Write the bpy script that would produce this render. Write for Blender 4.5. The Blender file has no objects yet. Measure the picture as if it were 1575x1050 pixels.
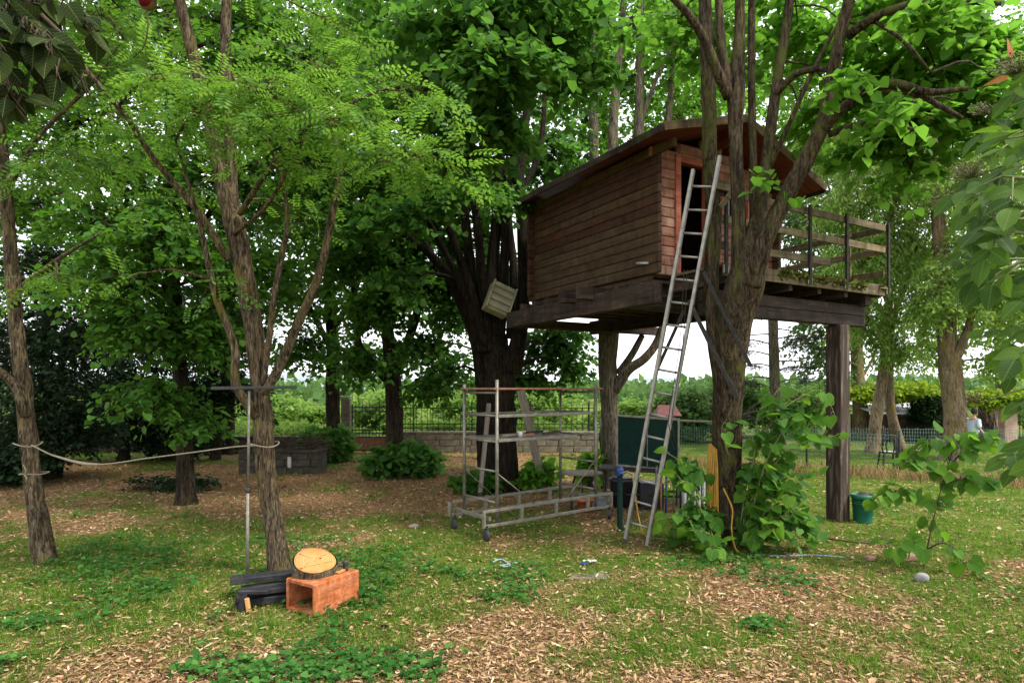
import bpy, math, random
import numpy as np
from mathutils import Matrix, Vector

# ------------------------------------------------------------------ camera, sky, sun, exposure
EYE, FOC, HOR = 2.1, 950.0, 595.0            # eye height, focal length and horizon row of the 1575x1050 photograph
sc = bpy.context.scene
cam_d = bpy.data.cameras.new('camera')
cam = bpy.data.objects.new('camera', cam_d)
sc.collection.objects.link(cam)
cam.location = (0, 0, EYE)
cam.rotation_euler = (math.radians(90), 0, 0)
cam_d.sensor_width = 36.0
cam_d.lens = FOC / 1575.0 * 36.0
cam_d.shift_y = (HOR - 525.0) / 1575.0
cam_d.clip_start = 0.05
cam_d.clip_end = 2000
sc.camera = cam

SUN_EL, SUN_AZ = 52.0, 118.0                 # soft sun high on the camera's right
world = bpy.data.worlds.new('World')
sc.world = world
world.use_nodes = True
wn, wl = world.node_tree.nodes, world.node_tree.links
wn.clear()
sky = wn.new('ShaderNodeTexSky')
sky.sky_type = 'NISHITA'
sky.sun_disc = False
sky.sun_elevation = math.radians(SUN_EL)
sky.sun_rotation = math.radians(SUN_AZ)
sky.dust_density = 4.0
sky.ozone_density = 1.0
cloud = wn.new('ShaderNodeMix'); cloud.data_type = 'RGBA'
cloud.inputs[0].default_value = 0.8          # an even overcast layer over the blue
cloud.inputs[7].default_value = (9.3, 9.4, 9.9, 1)
bg = wn.new('ShaderNodeBackground'); bg.inputs[1].default_value = 0.07
wo = wn.new('ShaderNodeOutputWorld')
wl.new(sky.outputs[0], cloud.inputs[6]); wl.new(cloud.outputs[2], bg.inputs[0]); wl.new(bg.outputs[0], wo.inputs[0])

sun_d = bpy.data.lights.new('sun', 'SUN')
sun_d.energy = 1.5
sun_d.angle = math.radians(10)
sun_d.color = (1.0, 0.95, 0.86)
sun = bpy.data.objects.new('sun', sun_d)
sc.collection.objects.link(sun)
_az = math.radians(SUN_AZ)
_dir = Vector((math.sin(_az) * math.cos(math.radians(SUN_EL)), math.cos(_az) * math.cos(math.radians(SUN_EL)), math.sin(math.radians(SUN_EL))))
sun.rotation_euler = _dir.to_track_quat('Z', 'Y').to_euler()
sun.location = (10, -6, 14)

sc.view_settings.view_transform = 'Standard'
sc.view_settings.look = 'None'
sc.view_settings.gamma = 1.0
sc.view_settings.exposure = 1.98
sc.view_settings.use_curve_mapping = False
cy = sc.cycles
cy.max_bounces = 8; cy.diffuse_bounces = 4; cy.glossy_bounces = 2; cy.transmission_bounces = 6; cy.transparent_max_bounces = 4
cy.use_denoising = True
cy.caustics_reflective = False; cy.caustics_refractive = False

# ------------------------------------------------------------------ helpers
random.seed(5)
RNG = np.random.default_rng(11)
COL = sc.collection


def PT(px, py, Y):
    return np.array([(px - 787.5) / FOC * Y, Y, EYE + (HOR - py) / FOC * Y])


def GP(px, py):
    Y = EYE * FOC / (py - HOR)
    return np.array([(px - 787.5) / FOC * Y, Y, 0.0])


def unit(a):
    a = np.asarray(a, float)
    return a / np.maximum(np.linalg.norm(a, axis=-1, keepdims=True), 1e-9)


def hash2(ix, iy, s):
    n = (ix * 374761393 + iy * 668265263 + s * 1274126177) & 0xffffffff
    n = ((n ^ (n >> 13)) * 1274126177) & 0xffffffff
    n = n ^ (n >> 16)
    return (n & 0xffff) / 65535.0


def vnoise(x, y, s=0):
    x = np.asarray(x, float); y = np.asarray(y, float)
    ix = np.floor(x).astype(np.int64); iy = np.floor(y).astype(np.int64)
    fx = x - ix; fy = y - iy
    fx = fx * fx * (3 - 2 * fx); fy = fy * fy * (3 - 2 * fy)
    a = hash2(ix, iy, s); b = hash2(ix + 1, iy, s); c = hash2(ix, iy + 1, s); d = hash2(ix + 1, iy + 1, s)
    return (a * (1 - fx) + b * fx) * (1 - fy) + (c * (1 - fx) + d * fx) * fy


def fbm(x, y, s=0, o=4):
    t = 0; a = 0.5
    for k in range(o):
        t = t + a * vnoise(np.asarray(x) * 2 ** k, np.asarray(y) * 2 ** k, s + k); a *= 0.5
    return t / (1 - 0.5 ** o)


def mesh(name, V, faces, smooth=False):
    """V (n,3); faces: list of int arrays (m,k), k fixed in each array, or a list of index lists."""
    me = bpy.data.meshes.new(name)
    V = np.asarray(V, np.float32)
    if len(faces) and not isinstance(faces[0], np.ndarray):
        me.from_pydata([tuple(map(float, v)) for v in V], [], [list(map(int, f)) for f in faces])
    else:
        faces = [f for f in faces if len(f)]
        me.vertices.add(len(V)); me.vertices.foreach_set('co', V.ravel())
        nl = sum(f.size for f in faces); npoly = sum(len(f) for f in faces)
        me.loops.add(nl); me.polygons.add(npoly)
        me.loops.foreach_set('vertex_index', np.concatenate([f.ravel() for f in faces]).astype(np.int32))
        tot = np.concatenate([np.full(len(f), f.shape[1], np.int32) for f in faces])
        me.polygons.foreach_set('loop_start', (np.cumsum(tot) - tot).astype(np.int32))
    if smooth:
        me.polygons.foreach_set('use_smooth', np.ones(len(me.polygons), bool))
    me.update(calc_edges=True)
    return me


def put(name, me, mat=None, parent=None, M=None):
    o = bpy.data.objects.new(name, me)
    COL.objects.link(o)
    if mat is not None and not me.materials:
        me.materials.append(mat)
    if parent is not None:
        o.parent = parent
    if M is not None:
        o.matrix_basis = M
    return o


def mk(name, V, F, mat, parent=None, smooth=False, local=False):
    V = np.asarray(V, float)
    if parent is not None and not local:
        p = parent; off = np.zeros(3)
        while p is not None:
            off += np.array(p.location); p = p.parent
        V = V - off
    return put(name, mesh(name, V, F, smooth), mat, parent)


def tag(o, label, cat, group=None, kind=None):
    o['label'] = label; o['category'] = cat
    if group: o['group'] = group
    if kind: o['kind'] = kind
    return o


def thing(name, label, cat, loc=(0, 0, 0), rz=0.0, group=None):
    o = bpy.data.objects.new(name, None)
    COL.objects.link(o)
    o.empty_display_size = 0.1
    o.location = tuple(map(float, loc)); o.rotation_euler = (0, 0, rz)
    return tag(o, label, cat, group)


def struct(o):
    o['kind'] = 'structure'
    return o


def boxes(specs, bev=0.0):
    """joined boxes: each (x0,x1,y0,y1,z0,z1), edges chamfered when bev"""
    V, F = [], []
    for (x0, x1, y0, y1, z0, z1) in specs:
        n = len(V)
        if bev <= 0:
            V += [(x0, y0, z0), (x1, y0, z0), (x1, y1, z0), (x0, y1, z0), (x0, y0, z1), (x1, y0, z1), (x1, y1, z1), (x0, y1, z1)]
            F += [[n, n + 3, n + 2, n + 1], [n + 4, n + 5, n + 6, n + 7], [n, n + 1, n + 5, n + 4], [n + 1, n + 2, n + 6, n + 5], [n + 2, n + 3, n + 7, n + 6], [n + 3, n, n + 4, n + 7]]
        else:
            b = min(bev, (x1 - x0) * .45, (y1 - y0) * .45, (z1 - z0) * .45)
            # 24-vertex chamfered box
            idx = {}
            for sx in (0, 1):
                for sy in (0, 1):
                    for sz in (0, 1):
                        X = (x0, x1)[sx]; Y = (y0, y1)[sy]; Z = (z0, z1)[sz]
                        dx = b * (1 - 2 * sx); dy = b * (1 - 2 * sy); dz = b * (1 - 2 * sz)
                        idx[sx, sy, sz, 'x'] = len(V); V.append((X, Y + dy, Z + dz))
                        idx[sx, sy, sz, 'y'] = len(V); V.append((X + dx, Y, Z + dz))
                        idx[sx, sy, sz, 'z'] = len(V); V.append((X + dx, Y + dy, Z))
            q = lambda *k: [idx[i] for i in k]
            for s, r in ((0, 1), (1, 0)):
                f = q((s, 0, 0, 'x'), (s, 1, 0, 'x'), (s, 1, 1, 'x'), (s, 0, 1, 'x')); F.append(f if s else f[::-1])
                f = q((0, s, 0, 'y'), (1, s, 0, 'y'), (1, s, 1, 'y'), (0, s, 1, 'y')); F.append(f[::-1] if s else f)
                f = q((0, 0, s, 'z'), (1, 0, s, 'z'), (1, 1, s, 'z'), (0, 1, s, 'z')); F.append(f if s else f[::-1])
            for a in (0, 1):
                for c in (0, 1):
                    F.append(q((a, c, 0, 'x'), (a, c, 1, 'x'), (a, c, 1, 'y'), (a, c, 0, 'y')))
                    F.append(q((a, 0, c, 'x'), (a, 1, c, 'x'), (a, 1, c, 'z'), (a, 0, c, 'z')))
                    F.append(q((0, a, c, 'y'), (1, a, c, 'y'), (1, a, c, 'z'), (0, a, c, 'z')))
                    for d in (0, 1):
                        F.append(q((a, c, d, 'x'), (a, c, d, 'y'), (a, c, d, 'z')))
    return np.array(V, float), F


def catmull(P, R, step):
    P = np.asarray(P, float); R = np.asarray(R, float)
    if len(P) == 2:
        n = max(2, int(np.linalg.norm(P[1] - P[0]) / step) + 1)
        t = np.linspace(0, 1, n)[:, None]
        return P[0] * (1 - t) + P[1] * t, R[0] * (1 - t[:, 0]) + R[1] * t[:, 0]
    Q = np.vstack([2 * P[0] - P[1], P, 2 * P[-1] - P[-2]])
    out, rad = [], []
    for i in range(len(P) - 1):
        n = max(2, int(np.linalg.norm(P[i + 1] - P[i]) / step) + 1)
        t = np.linspace(0, 1, n, endpoint=(i == len(P) - 2))
        a, b, c, d = Q[i], Q[i + 1], Q[i + 2], Q[i + 3]
        for u in t:
            out.append(0.5 * ((2 * b) + (-a + c) * u + (2 * a - 5 * b + 4 * c - d) * u * u + (-a + 3 * b - 3 * c + d) * u ** 3))
            rad.append(R[i] * (1 - u) + R[i + 1] * u)
    return np.array(out), np.array(rad)


def tube(P, R, sides=8, step=0.15, relief=0.0, seed=0, cap=True, raw=False, lobes=None):
    if not raw:
        P, R = catmull(P, R, step)
    P = np.asarray(P, float); R = np.asarray(R, float)
    n = len(P)
    T = unit(np.gradient(P, axis=0))
    ref = np.array([1.0, 0, 0]) if abs(T[0][0]) < 0.8 else np.array([0, 1.0, 0])
    N = np.zeros_like(P); x = unit(ref - T[0] * (ref @ T[0]))
    for i in range(n):
        x = unit(x - T[i] * (x @ T[i])); N[i] = x
    B = np.cross(T, N)
    th = np.linspace(0, 2 * np.pi, sides, endpoint=False)
    rr = np.repeat(R[:, None], sides, 1)
    if relief > 0:
        L = np.concatenate([[0], np.cumsum(np.linalg.norm(np.diff(P, axis=0), axis=1))])
        k = sides / 3.0
        # furrowed bark: ridges that run up the stem and wander
        a = th[None, :] / (2 * np.pi) * k + 0 * L[:, None]
        z = L[:, None] * 3.2 + 0 * th[None, :]
        w0 = vnoise(a, z, seed); w1 = vnoise(a - k, z, seed)
        bl = th[None, :] / (2 * np.pi)
        ridge = np.abs((w0 * (1 - bl) + w1 * bl) - 0.5) * 2
        lump = vnoise(np.cos(th)[None, :] * 1.3 + 7 + 0 * z, np.sin(th)[None, :] * 1.3 + L[:, None] * 1.1, seed + 3) - 0.5
        rr = rr * (1 + relief * (ridge - 0.4) + relief * 1.4 * lump)
    if lobes is not None:
        rr = rr * (1 + lobes[:, None] * (.55 + .3 * np.cos(5 * th + seed) + .15 * np.cos(3 * th + 2 * seed))[None, :])
    V = P[:, None, :] + rr[:, :, None] * (np.cos(th)[None, :, None] * N[:, None, :] + np.sin(th)[None, :, None] * B[:, None, :])
    V = V.reshape(-1, 3)
    i = np.arange(n - 1)[:, None] * sides; j = np.arange(sides)[None, :]; j2 = (j + 1) % sides
    F = np.stack([i + j, i + j2, i + sides + j2, i + sides + j], -1).reshape(-1, 4)
    tri = np.zeros((0, 3), int)
    if cap:
        c0, c1 = len(V), len(V) + 1
        V = np.vstack([V, P[0], P[-1]])
        jj = np.arange(sides); kk = (jj + 1) % sides; e = (n - 1) * sides
        tri = np.concatenate([np.stack([np.full(sides, c0), kk, jj], -1), np.stack([np.full(sides, c1), e + jj, e + kk], -1)])
    return V, [F, tri]


def join(parts):
    """parts: list of (V, [face arrays])"""
    Vs, by = [], {}
    n = 0
    for V, F in parts:
        Vs.append(np.asarray(V, float))
        for f in F:
            f = np.asarray(f, int)
            if f.size:
                f = f.reshape(len(f), -1) if f.ndim > 1 else f[None, :]
                by.setdefault(f.shape[1], []).append(f + n)
        n += len(V)
    return np.vstack(Vs), [np.concatenate(v) for v in by.values()]


def rod(a, b, r, sides=6):
    return tube([a, b], [r, r], sides, step=100)


def lathe(prof, sides=20, c=(0, 0, 0)):
    prof = np.asarray(prof, float); n = len(prof)
    th = np.linspace(0, 2 * np.pi, sides, endpoint=False)
    V = np.stack([prof[:, 0][:, None] * np.cos(th), prof[:, 0][:, None] * np.sin(th), prof[:, 1][:, None] + 0 * th], -1).reshape(-1, 3) + np.array(c)
    i = np.arange(n - 1)[:, None] * sides; j = np.arange(sides)[None, :]; j2 = (j + 1) % sides
    return V, [np.stack([i + j, i + j2, i + sides + j2, i + sides + j], -1).reshape(-1, 4)]


def along(a, b, w, h, up=(0, 0, 1), bev=0.004, roll=0.0):
    """a squared bar from a to b, w across and h high"""
    a = np.asarray(a, float); b = np.asarray(b, float)
    x = unit(b - a); u = np.asarray(up, float)
    y = unit(np.cross(u, x)); z = np.cross(x, y)
    if roll:
        y, z = y * math.cos(roll) + z * math.sin(roll), z * math.cos(roll) - y * math.sin(roll)
    L = np.linalg.norm(b - a)
    V, F = boxes([(0, L, -w / 2, w / 2, -h / 2, h / 2)], bev)
    return a + V[:, :1] * x + V[:, 1:2] * y + V[:, 2:] * z, F


# ------------------------------------------------------------------ materials
def new_mat(name):
    m = bpy.data.materials.new(name); m.use_nodes = True
    nt = m.node_tree; nt.nodes.clear()
    out = nt.nodes.new('ShaderNodeOutputMaterial')
    return m, nt, out


def ramp(nt, stops, src):
    r = nt.nodes.new('ShaderNodeValToRGB')
    e = r.color_ramp.elements
    while len(e) < len(stops): e.new(0.5)
    for k, (p, c) in enumerate(stops):
        e[k].position = p; e[k].color = (*c, 1)
    nt.links.new(src, r.inputs[0])
    return r.outputs[0]


def coords(nt, scale=(1, 1, 1), kind='Object'):
    t = nt.nodes.new('ShaderNodeTexCoord'); mp = nt.nodes.new('ShaderNodeMapping')
    mp.inputs['Scale'].default_value = scale
    nt.links.new(t.outputs[kind], mp.inputs[0])
    return mp.outputs[0]


def noise(nt, vec, scale=5, detail=6, rough=0.6, dist=0.0):
    n = nt.nodes.new('ShaderNodeTexNoise')
    n.inputs['Scale'].default_value = scale; n.inputs['Detail'].default_value = detail
    n.inputs['Roughness'].default_value = rough; n.inputs['Distortion'].default_value = dist
    if vec is not None: nt.links.new(vec, n.inputs['Vector'])
    return n.outputs[0]


def mixc(nt, fac, a, b, mode='MIX'):
    m = nt.nodes.new('ShaderNodeMix'); m.data_type = 'RGBA'; m.blend_type = mode
    for s, v in ((0, fac), (6, a), (7, b)):
        if isinstance(v, (int, float)): m.inputs[s].default_value = v
        elif isinstance(v, tuple): m.inputs[s].default_value = (*v, 1)
        else: nt.links.new(v, m.inputs[s])
    return m.outputs[2]


def mathn(nt, op, a, b=0.0):
    m = nt.nodes.new('ShaderNodeMath'); m.operation = op
    for s, v in ((0, a), (1, b)):
        if isinstance(v, (int, float)): m.inputs[s].default_value = v
        else: nt.links.new(v, m.inputs[s])
    return m.outputs[0]


def surf(nt, out, color, rough=0.8, spec=0.3, metal=0.0, bump=None, bump_d=0.01, bump_s=0.6):
    p = nt.nodes.new('ShaderNodeBsdfPrincipled')
    if isinstance(color, tuple): p.inputs['Base Color'].default_value = (*color, 1)
    else: nt.links.new(color, p.inputs['Base Color'])
    if isinstance(rough, (int, float)): p.inputs['Roughness'].default_value = rough
    else: nt.links.new(rough, p.inputs['Roughness'])
    p.inputs['Specular IOR Level'].default_value = spec
    p.inputs['Metallic'].default_value = metal
    if bump is not None:
        b = nt.nodes.new('ShaderNodeBump'); b.inputs['Distance'].default_value = bump_d; b.inputs['Strength'].default_value = bump_s
        nt.links.new(bump, b.inputs['Height']); nt.links.new(b.outputs[0], p.inputs['Normal'])
    nt.links.new(p.outputs[0], out.inputs[0])
    return p


def obj_random(nt):
    return nt.nodes.new('ShaderNodeObjectInfo').outputs['Random']


def leaf_mat(name, stops, trans=(0.3, 0.5, 0.05), tf=0.4, rough=0.6, per_object=False, spec=0.12, patch=0.8):
    m, nt, out = new_mat(name)
    if per_object: rnd = obj_random(nt)
    else: rnd = nt.nodes.new('ShaderNodeNewGeometry').outputs['Random Per Island']
    base = ramp(nt, stops, rnd)
    big = noise(nt, coords(nt), patch, 3, 0.6)
    k = ramp(nt, [(0.3, (0.7, 0.78, 0.7)), (0.7, (1.25, 1.2, 1.1))], big)
    base = mixc(nt, 1.0, base, k, 'MULTIPLY')
    vein = None
    if per_object:
        sep = nt.nodes.new('ShaderNodeSeparateXYZ'); nt.links.new(coords(nt), sep.inputs[0])
        ay = mathn(nt, 'ABSOLUTE', sep.outputs[1])
        rib = mathn(nt, 'LESS_THAN', ay, 0.014)
        ph_ = mathn(nt, 'FRACT', mathn(nt, 'MULTIPLY', mathn(nt, 'SUBTRACT', sep.outputs[0], mathn(nt, 'MULTIPLY', ay, 0.75)), 7.0))
        side = mathn(nt, 'LESS_THAN', ph_, 0.11)
        vein = mathn(nt, 'MAXIMUM', rib, mathn(nt, 'MULTIPLY', side, 0.6))
        base = mixc(nt, mathn(nt, 'MULTIPLY', vein, 0.35), base, (0.2, 0.28, 0.09))
        spots = noise(nt, coords(nt), 9, 4, 0.7)
        base = mixc(nt, ramp(nt, [(0.64, (0, 0, 0)), (0.7, (0.55, 0.55, 0.55))], spots), base, (0.12, 0.1, 0.03))
    p = nt.nodes.new('ShaderNodeBsdfPrincipled')
    nt.links.new(base, p.inputs['Base Color']); p.inputs['Roughness'].default_value = rough; p.inputs['Specular IOR Level'].default_value = spec
    if vein is not None:
        bp = nt.nodes.new('ShaderNodeBump'); bp.inputs['Distance'].default_value = 0.004; bp.inputs['Strength'].default_value = 0.6; bp.invert = True
        nt.links.new(vein, bp.inputs['Height']); nt.links.new(bp.outputs[0], p.inputs['Normal'])
    t = nt.nodes.new('ShaderNodeBsdfTranslucent')
    tc = mixc(nt, 0.65, base, trans)
    nt.links.new(tc, t.inputs[0])
    ms = nt.nodes.new('ShaderNodeMixShader'); ms.inputs[0].default_value = tf
    nt.links.new(p.outputs[0], ms.inputs[1]); nt.links.new(t.outputs[0], ms.inputs[2]); nt.links.new(ms.outputs[0], out.inputs[0])
    return m


def bark_mat(name, dark, mid, light, moss=None, moss_amt=0.5, sc_=1.0):
    m, nt, out = new_mat(name)
    v = coords(nt, (24 * sc_, 24 * sc_, 3.4 * sc_))
    n1 = noise(nt, v, 1.0, 9, 0.7, 0.9)
    n2 = noise(nt, coords(nt, (60, 60, 14)), 1.0, 4, 0.6)
    f = mathn(nt, 'ADD', mathn(nt, 'MULTIPLY', n1, 0.75), mathn(nt, 'MULTIPLY', n2, 0.25))
    c = ramp(nt, [(0.41, dark), (0.5, mid), (0.6, light)], f)
    n3 = noise(nt, coords(nt), 2.3, 5, 0.65)
    c = mixc(nt, 1.0, c, ramp(nt, [(0.35, (0.7, 0.7, 0.72)), (0.65, (1.15, 1.1, 1.0))], n3), 'MULTIPLY')
    if moss:
        n4 = noise(nt, coords(nt, (1, 1, .6)), 3.1, 7, 0.75)
        mk_ = ramp(nt, [(0.62 - 0.2 * moss_amt, (0, 0, 0)), (0.74 - 0.2 * moss_amt, (0.85, 0.85, 0.85))], n4)
        c = mixc(nt, mk_, c, moss)
    surf(nt, out, c, 0.9, 0.1, bump=f, bump_d=0.05, bump_s=1.0)
    return m


def wood_mat(name, a, b, c_, scale=(2, 30, 30), weather=None, w_lo=0.45, w_hi=0.65, rough=0.75, vary=0.35):
    """grain along object x"""
    m, nt, out = new_mat(name)
    oi = nt.nodes.new('ShaderNodeObjectInfo')
    tcn = nt.nodes.new('ShaderNodeTexCoord')
    add = nt.nodes.new('ShaderNodeVectorMath'); add.operation = 'ADD'
    comb = nt.nodes.new('ShaderNodeCombineXYZ')
    r10 = mathn(nt, 'MULTIPLY', oi.outputs['Random'], 17.0)
    for k in range(3): nt.links.new(r10, comb.inputs[k])
    nt.links.new(tcn.outputs['Object'], add.inputs[0]); nt.links.new(comb.outputs[0], add.inputs[1])
    mp = nt.nodes.new('ShaderNodeMapping'); mp.inputs['Scale'].default_value = scale
    nt.links.new(add.outputs[0], mp.inputs[0])
    g = noise(nt, mp.outputs[0], 1.0, 6, 0.65, 0.8)
    col = ramp(nt, [(0.3, a), (0.5, b), (0.72, c_)], g)
    if weather:
        w = noise(nt, add.outputs[0], 2.2, 6, 0.7)
        col = mixc(nt, ramp(nt, [(w_lo, (0, 0, 0)), (w_hi, (1, 1, 1))], w), col, weather)
    if weather:
        mp2 = nt.nodes.new('ShaderNodeMapping'); mp2.inputs['Scale'].default_value = (9, 1.2, 1.2)
        nt.links.new(add.outputs[0], mp2.inputs[0])
        st = noise(nt, mp2.outputs[0], 1.0, 5, 0.7)
        col = mixc(nt, 1.0, col, ramp(nt, [(0.36, (0.5, 0.48, 0.46)), (0.52, (1, 1, 1)), (0.7, (1.2, 1.18, 1.15))], st), 'MULTIPLY')
    col = mixc(nt, 1.0, col, ramp(nt, [(0, (1 - vary,) * 3), (1, (1 + vary,) * 3)], oi.outputs['Random']), 'MULTIPLY')
    surf(nt, out, col, rough, 0.25, bump=g, bump_d=0.006, bump_s=0.5)
    return m


def plain_mat(name, a, b, scale=6, rough=0.6, metal=0.0, spec=0.4, bump_d=0.004, lo=0.35, hi=0.65):
    m, nt, out = new_mat(name)
    n = noise(nt, coords(nt), scale, 7, 0.7)
    surf(nt, out, ramp(nt, [(lo, a), (hi, b)], n), rough, spec, metal, bump=n, bump_d=bump_d, bump_s=0.4)
    return m


M = {}
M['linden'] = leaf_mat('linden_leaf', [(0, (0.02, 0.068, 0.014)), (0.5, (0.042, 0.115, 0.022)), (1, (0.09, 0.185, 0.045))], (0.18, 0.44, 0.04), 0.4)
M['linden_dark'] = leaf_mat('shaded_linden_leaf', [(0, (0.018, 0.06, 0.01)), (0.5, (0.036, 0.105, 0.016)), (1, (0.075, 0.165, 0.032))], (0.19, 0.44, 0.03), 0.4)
M['linden_light'] = leaf_mat('backlit_linden_leaf', [(0, (0.04, 0.115, 0.012)), (0.5, (0.072, 0.185, 0.02)), (1, (0.13, 0.26, 0.034))], (0.25, 0.56, 0.05), 0.52)  # backlit brightness put into a lighter, yellower leaf colour
M['locust'] = leaf_mat('locust_leaf', [(0, (0.032, 0.1, 0.014)), (0.5, (0.064, 0.16, 0.024)), (0.9, (0.115, 0.23, 0.045)), (1, (0.2, 0.25, 0.04))], (0.26, 0.5, 0.045), 0.44)
M['willow'] = leaf_mat('willow_leaf', [(0, (0.07, 0.14, 0.025)), (0.5, (0.13, 0.22, 0.045)), (1, (0.22, 0.32, 0.09))], (0.4, 0.62, 0.1), 0.5)
M['evergreen'] = leaf_mat('evergreen_leaf', [(0, (0.005, 0.014, 0.006)), (0.5, (0.011, 0.028, 0.011)), (1, (0.024, 0.05, 0.02))], (0.05, 0.1, 0.02), 0.2)
M['fir'] = leaf_mat('fir_needle', [(0, (0.012, 0.025, 0.014)), (1, (0.035, 0.06, 0.035))], (0.06, 0.1, 0.04), 0.15)
M['hedge'] = leaf_mat('sunlit_hedge_leaf', [(0, (0.07, 0.16, 0.025)), (0.5, (0.13, 0.25, 0.045)), (1, (0.22, 0.33, 0.08))], (0.42, 0.62, 0.12), 0.42)  # leaf colours raised to carry the sunlight on the field
M['hedge_dark'] = leaf_mat('dull_hedge_leaf', [(0, (0.025, 0.06, 0.018)), (0.5, (0.05, 0.11, 0.03)), (1, (0.09, 0.16, 0.05))], (0.2, 0.36, 0.08), 0.35)
M['vine'] = leaf_mat('golden_vine_leaf', [(0, (0.1, 0.18, 0.015)), (0.5, (0.17, 0.26, 0.022)), (1, (0.27, 0.35, 0.035))], (0.45, 0.6, 0.05), 0.45)
M['near_leaf'] = leaf_mat('elder_leaf', [(0, (0.013, 0.04, 0.006)), (0.6, (0.03, 0.075, 0.01)), (1, (0.08, 0.145, 0.025))], (0.2, 0.38, 0.025), 0.36, 0.6, True, 0.1)
M['dark_leaf'] = leaf_mat('backlit_vine_leaf', [(0, (0.006, 0.012, 0.004)), (0.6, (0.014, 0.024, 0.007)), (1, (0.035, 0.05, 0.015))], (0.06, 0.09, 0.015), 0.22, 0.7, True, 0.04)  # backlit darkness put into the leaf colour
M['shrub_leaf'] = leaf_mat('sucker_leaf', [(0, (0.018, 0.062, 0.008)), (0.5, (0.042, 0.12, 0.012)), (1, (0.1, 0.21, 0.02))], (0.26, 0.54, 0.03), 0.42, 0.6, True, 0.12)
M['red_leaf'] = leaf_mat('red_fruit_skin', [(0, (0.1, 0.006, 0.008)), (1, (0.12, 0.008, 0.01))], (0.2, 0.012, 0.012), 0.25, 0.4, True)
M['orange_leaf'] = leaf_mat('withered_leaf', [(0, (0.34, 0.1, 0.02)), (1, (0.4, 0.15, 0.04))], (0.5, 0.18, 0.04), 0.3, 0.5, True)
M['berry'] = plain_mat('unripe_berry', (0.05, 0.035, 0.015), (0.14, 0.12, 0.03), 60, 0.45)
M['bark'] = bark_mat('linden_bark', (0.008, 0.006, 0.004), (0.026, 0.02, 0.013), (0.065, 0.05, 0.032), (0.04, 0.045, 0.012), 0.35)
M['bark_black'] = bark_mat('black_linden_bark', (0.004, 0.003, 0.002), (0.013, 0.01, 0.007), (0.035, 0.027, 0.018), (0.022, 0.026, 0.008), 0.3)
M['bark_big'] = bark_mat('mossy_linden_bark', (0.012, 0.009, 0.006), (0.05, 0.037, 0.023), (0.12, 0.095, 0.06), (0.075, 0.085, 0.018), 0.55)
M['bark_locust'] = bark_mat('locust_bark', (0.018, 0.013, 0.008), (0.088, 0.067, 0.042), (0.21, 0.17, 0.112), (0.16, 0.125, 0.03), 0.38, 1.5)
M['bark_grey'] = bark_mat('grey_bark', (0.03, 0.026, 0.02), (0.1, 0.085, 0.062), (0.2, 0.175, 0.13), (0.1, 0.1, 0.03), 0.4)
M['bark_willow'] = bark_mat('willow_bark', (0.07, 0.05, 0.03), (0.17, 0.13, 0.085), (0.28, 0.22, 0.15), (0.2, 0.16, 0.04), 0.5)
M['twig'] = plain_mat('twig', (0.03, 0.022, 0.013), (0.08, 0.06, 0.035), 9, 0.85, spec=0.2)
M['green_twig'] = plain_mat('green_twig', (0.08, 0.1, 0.03), (0.16, 0.17, 0.06), 9, 0.7, spec=0.3)
M['cabin'] = wood_mat('shaded_red_boards', (0.022, 0.008, 0.005), (0.052, 0.018, 0.01), (0.1, 0.042, 0.023), (1.2, 14, 26), (0.062, 0.034, 0.018), 0.42, 0.64, 0.8, 0.14)  # weathered red, darkened to carry the eave's shade
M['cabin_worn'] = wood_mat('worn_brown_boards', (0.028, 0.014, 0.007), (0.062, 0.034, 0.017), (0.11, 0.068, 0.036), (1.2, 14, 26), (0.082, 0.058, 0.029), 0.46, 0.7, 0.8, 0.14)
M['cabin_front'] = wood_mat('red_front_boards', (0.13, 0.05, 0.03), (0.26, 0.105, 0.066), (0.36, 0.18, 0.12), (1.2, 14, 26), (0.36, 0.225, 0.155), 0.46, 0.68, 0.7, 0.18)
M['trim'] = wood_mat('red_trim', (0.16, 0.04, 0.02), (0.3, 0.085, 0.045), (0.4, 0.15, 0.09), (2, 20, 20), None, 0, 0, 0.65, 0.15)
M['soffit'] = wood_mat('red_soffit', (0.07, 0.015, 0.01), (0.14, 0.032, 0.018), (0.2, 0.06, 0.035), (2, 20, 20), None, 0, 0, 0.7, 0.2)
M['roof'] = wood_mat('mossy_roof_felt', (0.016, 0.012, 0.01), (0.035, 0.025, 0.018), (0.07, 0.05, 0.032), (3, 6, 9), (0.05, 0.06, 0.012), 0.55, 0.7, 0.95, 0.2)
M['fascia'] = wood_mat('weathered_fascia', (0.05, 0.03, 0.016), (0.1, 0.062, 0.032), (0.17, 0.115, 0.06), (2, 20, 20), (0.07, 0.07, 0.02), 0.5, 0.7, 0.85, 0.2)
M['beam'] = wood_mat('shaded_brown_beam', (0.012, 0.008, 0.006), (0.034, 0.022, 0.016), (0.085, 0.058, 0.042), (1.5, 18, 18), (0.1, 0.078, 0.05), 0.6, 0.78, 0.8, 0.25)  # timber colour darkened to hold the shade under the cabin
M['rail'] = wood_mat('weathered_rail', (0.06, 0.045, 0.025), (0.13, 0.1, 0.055), (0.22, 0.175, 0.1), (1.5, 22, 22), (0.12, 0.11, 0.04), 0.5, 0.7, 0.85, 0.25)
M['post_light'] = wood_mat('peeling_post', (0.016, 0.01, 0.007), (0.042, 0.028, 0.019), (0.17, 0.14, 0.112), (14, 14, 1.5), None, 0, 0, 0.85, 0.1)
M['plank'] = wood_mat('grey_plank', (0.09, 0.07, 0.055), (0.17, 0.14, 0.11), (0.27, 0.23, 0.19), (1.5, 20, 20), None, 0, 0, 0.85, 0.15)
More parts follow.
